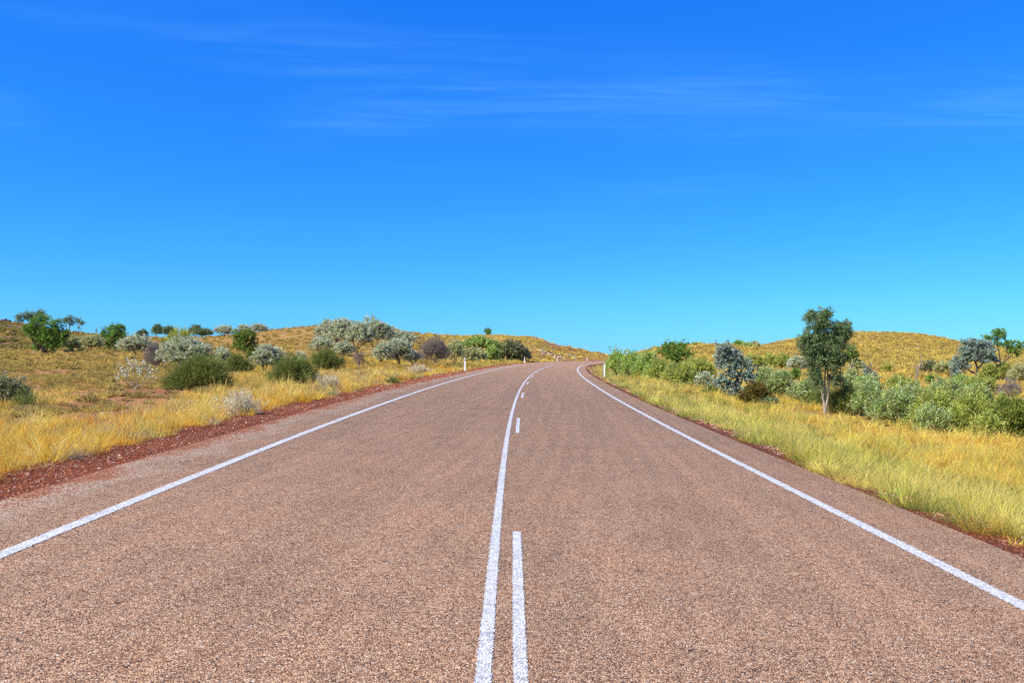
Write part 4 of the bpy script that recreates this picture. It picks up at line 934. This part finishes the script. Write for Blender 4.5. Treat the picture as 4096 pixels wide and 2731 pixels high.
plant('blue_grey_tree', 'blue', 'blue grey tree with dark leaning trunk behind the brown bush', 'tree', base=(2945, 1618), D=40, cover=2.8,
      blobs=[(2884, 1392, 20, 18), (2905, 1400, 26, 20), (2890, 1425, 30, 22), (2930, 1418, 26, 20), (2950, 1440, 24, 22), (2885, 1455, 22, 20), (2935, 1462, 26, 18), (2985, 1452, 16, 14), (2998, 1475, 18, 16), (2925, 1492, 24, 18), (2970, 1500, 30, 20), (2998, 1510, 18, 16), (2890, 1520, 28, 18), (2870, 1532, 18, 16), (2930, 1540, 28, 20), (2905, 1562, 20, 16), (2925, 1590, 22, 16), (2955, 1575, 20, 20)],
      trunk=[([(2945, 1620, 0), (2944, 1560, 0), (2950, 1500, 0), (2938, 1460, 0), (2908, 1420, 0), (2890, 1395, 0)], .085, .03), ([(2950, 1500, 0), (2985, 1460, .1)], .04, .02), ([(2944, 1560, 0), (2900, 1525, -.2)], .035, .015), ([(2944, 1580, 0), (2975, 1515, .2)], .035, .015)])
plant('green_bush', 'fine', 'small dark green bush at left foot of the blue grey tree', 'bush', (2820, 2880, 1548, 1606), D=42, group=GR)
plant('brown_bush', 'brown', 'rusty brown bush in front of the blue grey tree', 'bush', (2958, 3086, 1528, 1628), D=38.5, group=GR, cover=1.1)
plant('dark_shrub', 'euc', 'small dark leaved shrub hugging the right side of the brown bush', 'bush', (3052, 3112, 1586, 1634), D=38, group=GR, cover=.7)
plant('gum_tree', 'euc', 'tall gum tree with three pale stems, tallest on the right', 'tree', base=(3303, 1656), D=35.5, cover=2.3,
      blobs=[(3248, 1256, 22, 18), (3295, 1256, 30, 20), (3262, 1285, 34, 22), (3300, 1292, 26, 20), (3265, 1312, 26, 16), (3352, 1305, 24, 18), (3378, 1310, 22, 22), (3362, 1335, 34, 22), (3392, 1338, 16, 18), (3225, 1348, 26, 18), (3262, 1350, 30, 20), (3310, 1352, 34, 24), (3225, 1380, 28, 22), (3270, 1388, 36, 26), (3325, 1385, 34, 26), (3360, 1378, 24, 24), (3235, 1412, 28, 22), (3285, 1420, 36, 24), (3335, 1420, 34, 24), (3370, 1432, 20, 22), (3262, 1450, 26, 20), (3310, 1455, 24, 18), (3352, 1458, 22, 16), (3262, 1490, 22, 22), (3275, 1520, 18, 18), (3345, 1505, 20, 12), (3360, 1525, 20, 16), (3335, 1530, 14, 12), (3258, 1470, 20, 16)],
      trunk=[([(3299, 1657, 0), (3291, 1590, 0), (3286, 1540, -.05), (3275, 1450, -.1), (3245, 1370, -.1)], .042, .018), ([(3308, 1657, .05), (3313, 1580, 0), (3312, 1500, 0), (3300, 1400, 0), (3282, 1310, 0), (3285, 1260, 0)], .052, .018), ([(3300, 1655, .1), (3303, 1560, .1), (3305, 1480, .1), (3340, 1400, .15), (3368, 1320, .1)], .042, .018), ([(3311, 1508, 0), (3335, 1475, -.1), (3350, 1450, 0)], .03, .015), ([(3296, 1610, 0), (3286, 1588, 0)], .02, .008)])
plant('small_tree', 'round', 'slim green tree behind the right side of the gum tree', 'tree', base=(3405, 1480), D=64,
      blobs=[(3408, 1395, 16, 12), (3392, 1405, 16, 14), (3420, 1408, 16, 16), (3405, 1420, 22, 14), (3424, 1425, 12, 12), (3390, 1425, 14, 12)],
      trunk=[([(3402, 1484, 0), (3402, 1450, 0), (3396, 1412, 0)], .05, .02), ([(3410, 1484, 0), (3414, 1445, 0), (3415, 1405, 0)], .04, .02)])
plant('blue_bush', 'blue', 'small cone shaped silver blue bush on the right slope', 'bush', base=(3478, 1532), D=57, group=GR,
      blobs=[(3458, 1458, 10, 6), (3476, 1470, 12, 10), (3462, 1490, 16, 14), (3488, 1492, 20, 14), (3500, 1500, 12, 10), (3470, 1508, 24, 14)])
for (x0, x1, yt, yb, D_, kd, lb) in [(3540, 3652, 1508, 1548, 62, 'leafy', 'low green bush left of the dead tree trunk'), (3704, 3734, 1498, 1532, 64, 'green', 'tiny green bush right of the dead tree trunk'), (3796, 3900, 1502, 1562, 54, 'bright', 'bright green low bush under the large blue grey tree'), (3880, 3980, 1508, 1566, 52, 'leafy', 'dull green low bush under the tall tree at right'),
        (3686, 3750, 1440, 1490, 86, 'darkgrey', 'dark grey bush on slope right of the dead tree top'), (3738, 3814, 1444, 1508, 80, 'olive_silver', 'pale olive bush left of the large blue grey tree'), (3926, 3986, 1454, 1510, 70, 'leafy', 'olive bush between the two tall trees at right'), (4036, 4120, 1450, 1546, 60, 'olive_silver', 'pale bush at the right edge below the tall tree'), (3985, 4050, 1450, 1500, 74, 'leafy', 'olive bush right of the tall tree trunk'), (3536, 3566, 1450, 1490, 88, 'yellow', 'sparse little yellow green shrub left of the red bare patch')]:
    plant('slope_bush', kd, lb, 'bush', (x0, x1, yt, yb), D=D_, group=GR)
plant('dead_tree', 'dead', 'dead leafless tree trunk with broken crooked branches', 'tree', base=(3663, 1543), D=62, blobs=[(3682, 1455, 12, 10), (3660, 1470, 8, 8)],
      trunk=[([(3663, 1544, 0), (3665, 1510, 0), (3673, 1475, 0), (3684, 1455, 0), (3688, 1430, 0), (3680, 1406, 0)], .085, .02), ([(3674, 1478, 0), (3668, 1462, 0), (3655, 1466, 0)], .05, .02), ([(3674, 1472, 0), (3692, 1466, 0)], .05, .02), ([(3668, 1500, 0), (3662, 1478, 0)], .035, .015)])
plant('blue_grey_tree', 'blue', 'large spreading blue grey tree on the right hillside', 'tree', base=(3905, 1505), D=74, cover=2.8,
      blobs=[(3870, 1372, 22, 14), (3905, 1370, 26, 14), (3945, 1378, 24, 18), (3860, 1400, 22, 18), (3900, 1400, 34, 20), (3950, 1405, 26, 20), (3885, 1428, 34, 18), (3935, 1435, 30, 16), (3965, 1432, 22, 14), (3838, 1440, 22, 16), (3825, 1465, 20, 18), (3860, 1462, 24, 16), (3822, 1490, 16, 16), (3985, 1440, 12, 10)],
      trunk=[([(3905, 1508, 0), (3910, 1475, 0), (3895, 1430, 0), (3880, 1385, 0)], .14, .05), ([(3910, 1475, 0), (3945, 1435, 0), (3955, 1390, 0)], .1, .04), ([(3906, 1495, 0), (3860, 1470, 0), (3830, 1460, 0)], .09, .03)])
plant('tall_tree', 'green', 'tall forked green tree at the right edge with flat spreading crown', 'tree', base=(3998, 1500), D=78,
      blobs=[(3990, 1325, 24, 10), (4010, 1328, 20, 12), (3975, 1345, 26, 12), (3938, 1350, 18, 10), (4012, 1345, 20, 10), (4030, 1375, 26, 14), (4062, 1372, 22, 12), (4085, 1382, 22, 14), (4040, 1395, 26, 12), (4070, 1410, 24, 10), (3985, 1370, 18, 12)],
      trunk=[([(3999, 1502, 0), (4000, 1460, 0), (3996, 1410, 0), (3992, 1340, 0)], .12, .04), ([(3999, 1480, 0), (3985, 1460, 0), (3975, 1450, 0)], .07, .03), ([(4000, 1465, 0), (4025, 1440, 0), (4055, 1410, 0), (4075, 1385, 0)], .08, .03), ([(4012, 1452, 0), (4030, 1400, 0)], .05, .02), ([(3997, 1405, 0), (3975, 1355, 0)], .05, .02)])
plant('dead_bush', 'dead', 'grey twiggy bush at the right edge behind green bushes', 'bush', (3986, 4084, 1510, 1602), D=42, group=GR)
for (x0, x1, yt, yb, D_, kd, lb) in [(3858, 3960, 1530, 1618, 37, 'sage', 'sage bush behind the front row, left of the grey twiggy bush'), (3700, 3852, 1526, 1610, 40, 'sage', 'silvery sage bush topping the front row near its middle'), (3330, 3436, 1548, 1656, 36, 'fine', 'dark olive bush right of the gum tree stems'),
        (3420, 3530, 1530, 1650, 34, 'sage', 'silvery sage bush at left end of the front row'), (3598, 3718, 1534, 1668, 34, 'sage', 'silvery sage bush behind the second front bush'), (3500, 3668, 1556, 1692, 31, 'sage', 'large sage bush with dark hollow under it in front row'),
        (3652, 3840, 1560, 1736, 29.5, 'leafy', 'large olive green bush in the middle of the front row'), (3680, 3792, 1622, 1732, 28, 'sage', 'small sage bush standing before the large olive one'), (3800, 3980, 1566, 1766, 28, 'leafy', 'large olive green bush right of the middle of the front row'),
        (3900, 3990, 1650, 1776, 26.5, 'leafy', 'rusty tinged olive bush low in the front row'), (3960, 4160, 1588, 1778, 27, 'dark_leafy', 'dark green bush on gnarled stems at the right edge')]:
    plant('front_bush', kd, lb, 'bush', (x0, x1, yt, yb), D=D_, group='front row of bushes on the right')

# ------------------------------------------------------------------ spinifex domes one can pick out
def hummock_mesh(seed):
    rg = np.random.default_rng(seed); n = 420
    a = rg.uniform(0, 6.28, n); e = np.arccos(rg.uniform(.12, 1, n)); d = np.stack([np.cos(a) * np.sin(e), np.sin(a) * np.sin(e), np.cos(e)], 1)
    L = rg.uniform(.78, 1.08, n); b0 = d * .35 * np.array([1, 1, .3]); tip = d * L[:, None] * np.array([1, 1, .78])
    sd = np.cross(d, rg.normal(0, 1, (n, 3))); sd /= np.linalg.norm(sd, axis=1)[:, None]
    wd = .05
    V = np.stack([b0 - sd * wd / 2, b0 + sd * wd / 2, tip + sd * wd * .2, tip - sd * wd * .2], 1).reshape(-1, 3)
    base = np.array([(.46, .33, .10), (.36, .27, .08), (.55, .41, .14), (.30, .21, .07)])[rg.integers(0, 4, n)]
    o = mesh_np('spinifex_clump', V, np.arange(n * 4).reshape(n, 4), M_GRASS, col=np.repeat(base * rg.uniform(.85, 1.15, (n, 1)), 4, 0))
    return o
protos = [hummock_mesh(900 + k) for k in range(4)]
hx = []
tries = 0
while len(hx) < 200 and tries < 6000:
    tries += 1
    u_, row_ = rng.uniform(0, 860), 1440 + 280 * rng.uniform(0, 1) ** 1.3
    if row_ > 1722 - u_ * .14: continue
    X, Y, Z = at(u_, row_); s1, t1 = road_st(np.array([X]), np.array([Y]))
    if t1[0] > -10.5 or vnoise(np.array([X]), np.array([Y]), 8, 56)[0] > .62: continue
    sz = float(np.exp(rng.normal(math.log(.27), .33)))
    if any((X - q[0]) ** 2 + (Y - q[1]) ** 2 < (.8 * (sz + q[3])) ** 2 for q in hx): continue
    if bare_mask(np.array([X]), np.array([Y]), BARE)[0] > .8 and rng.uniform() < .45: continue
    hx.append((X, Y, Z, sz))
for i, (X, Y, Z, sz) in enumerate(hx):
    o = protos[i] if i < len(protos) else protos[i % 4].copy()
    if i >= len(protos): COL.objects.link(o)
    o.location = (X, Y, Z - .03); o.rotation_euler = (0, 0, rng.uniform(0, 6.28)); k = sz
    o.scale = (k * rng.uniform(.9, 1.35), k * rng.uniform(.9, 1.2), k * rng.uniform(.7, 1.0))
    tag(o, 'low rounded spinifex clump on the stony field at left', 'spinifex', 'spinifex clumps on the left field')

# ------------------------------------------------------------------ rocks
def rock(X, Y, Z, rx, ry, rz, mat_col, label, group, seed, name='rock'):
    import bmesh
    rg = np.random.default_rng(seed); bm = bmesh.new(); bmesh.ops.create_icosphere(bm, subdivisions=3, radius=1)
    nx = rg.normal(0, 1, (9, 3)); nx /= np.linalg.norm(nx, axis=1)[:, None]; cutd = rg.uniform(.62, .9, 9)
    for v in bm.verts:
        p_ = np.array(v.co)
        for a, c in zip(nx, cutd):                        # knocked-off faces
            q = p_ @ a
            if q > c: p_ = p_ - a * (q - c) * .85
        p_ = p_ * (1 + .06 * math.sin(p_[0] * 7 + seed) * math.sin(p_[1] * 6 + 2 * seed))
        v.co = (p_[0] * rx, p_[1] * ry, p_[2] * rz)
    me = bpy.data.meshes.new(name); bm.to_mesh(me); bm.free(); me.materials.append(mat_col)
    o = bpy.data.objects.new(name, me); COL.objects.link(o); o.location = (X, Y, Z + rz * .35); o.rotation_euler = (0, 0, rg.uniform(0, 6.28))
    return tag(o, label, 'rock', group)
M_DKROCK = plain_mat('dark_rock', (.085, .06, .05), .4, 3, .95, .6)
M_PLROCK = plain_mat('pale_rock', (.36, .27, .17), .4, 3, .95, .6)
M_RDROCK = plain_mat('red_rock', (.22, .075, .04), .4, 3, .95, .6)
for k, (u_, wv, hv, lb) in enumerate([(12, 12, 14, 'dark boulder at left end of the far hill crest'), (24, 9, 16, 'tall dark boulder in the middle of the crest trio'), (36, 10, 12, 'dark boulder at the right end of the crest trio')]):
    Y = 176.0; X = (u_ - CX) / FPX * Y; m = Y / FPX
    rock(X, Y, float(ground([X], [Y])[0]), wv * m, wv * m, hv * m, M_DKROCK, lb, 'boulders on the far left hill', 40 + k, 'boulder')
k = 0
for (u0, u1, r0, r1, nn, mt, lb, gp) in [(2160, 2250, 1404, 1432, 34, M_PLROCK, 'pale broken rock in the ledge at the far cutting', 'pale rocks of the far cutting'), (2255, 2310, 1416, 1436, 30, M_PLROCK, 'pale broken rock heaped low at the far bend', 'pale rocks at the far bend'), (2250, 2345, 1388, 1412, 26, M_RDROCK, 'red brown rock on the crest of far cutting', 'red rocks of the far cutting')]:
    for _ in range(nn):
        f = rng.uniform(); u_ = u0 + (u1 - u0) * f; row_ = r0 + (r1 - r0) * np.clip(f + rng.normal(0, .16), 0, 1)
        X, Y, Z = at(u_, row_, 150, 262)
        q = rng.uniform(.14, .42); k += 1
        rock(X, Y, Z, q * 1.5, q, q * .7, mt, lb, gp, 300 + k)
X, Y, Z = at(4025, 1782); rock(X, Y, Z, .13, .10, .07, M_PLROCK, 'small pale stone lying in the grass at the right edge', None, 77)

# ------------------------------------------------------------------ posts
def guide_post(s, t, label, reflector, hgt=.98):
    p_ = road_pt(s, t)[None][0]; p_ = np.array(p_).ravel()
    X, Y = p_[0], p_[1]; Z = float(ground([X], [Y])[0]); Z = max(Z, p_[2] - .03)
    h = float(np.interp(s, RS, RH))
    root = empty('guide_post', (X, Y, Z)); root.rotation_euler = (0, 0, -h); tag(root, label, 'guide post', 'white guide posts along the road')
    # a shallow channel, hollow towards the traffic
    n = 9; W2 = .052; dep = .014; th = .006
    a = np.linspace(-1, 1, n); xo = a * W2; yo = dep * (1 - a * a)
    top = hgt + 0 * a + .025 * (1 - a * a) - .012
    prof = np.concatenate([np.stack([xo, yo], 1), np.stack([xo[::-1], yo[::-1] + th], 1)])
    tp = np.concatenate([top, top[::-1]]); m_ = len(prof)
    V = np.concatenate([np.column_stack([prof, np.full(m_, -.15)]), np.column_stack([prof, tp])])
    F = [(i, (i + 1) % m_, m_ + (i + 1) % m_, m_ + i) for i in range(m_)]
    F += [(m_ + i, m_ + i + 1, m_ + (m_ - 2 - i), m_ + (m_ - 1 - i)) for i in range(n - 1)]
    mesh_np('post', V, np.array(F), M_WHITE, root)
    if reflector:
        xr = np.linspace(.010, .045, 4); yr = dep * (1 - (xr / W2) ** 2) - .004
        z0, z1 = hgt - .26, hgt - .06
        Vr = np.concatenate([np.column_stack([xr, yr, np.full(4, z0)]), np.column_stack([xr, yr, np.full(4, z1)]), np.column_stack([xr, yr + .004, np.full(4, z0)]), np.column_stack([xr, yr + .004, np.full(4, z1)])])
        Fr = [(i, i + 1, 5 + i, 4 + i) for i in range(3)] + [(8 + i, 12 + i, 13 + i, 9 + i) for i in range(3)] + [(4, 5, 13, 12), (5, 6, 14, 13), (6, 7, 15, 14), (0, 4, 12, 8), (3, 11, 15, 7), (0, 8, 9, 1), (1, 9, 10, 2), (2, 10, 11, 3)]
        mesh_np('reflector', Vr, np.array(Fr), M_RED if reflector == 1 else M_GREYBAND, root)
guide_post(60.5, -5.25, 'nearest white post on the left, with dark red reflector', 1)
guide_post(120, -5.2, 'second white post on the left, before the dark grey bush', 1)
guide_post(160, -5.2, 'third white post on the left, below the rocky cutting', 2)
guide_post(190.5, -5.2, 'fourth white post on the left, far round the bend', 2)
guide_post(216, -5.2, 'left of two tiny white posts above the bend grass', 2, 1.1)
guide_post(222, -5.2, 'right of two tiny white posts above the bend grass', 2, 1.2)
guide_post(59, 5.05, 'only white post on the right, in the grass at the bend', 0, .95)

def thin_pole(u_, D_, hgt, label):
    X = (u_ - CX) / FPX * D_; Z = float(ground([X], [D_])[0]); segs = [((0, 0, -.3), (0, 0, hgt), .07, .06), ((0, 0, hgt), (0, 0, hgt + .05), .09, .09)]
    V, F = tubes(segs, 6); o = mesh_np('thin_pole', V, F, M_METAL); o.location = (X, D_, Z); tag(o, label, 'pole', 'thin poles on the skyline')
thin_pole(1210, 150, .6, 'thin dark pole on the crest left of the silver thicket')
thin_pole(2270, 250, .9, 'thin dark pole on the descending crest of the far cutting')
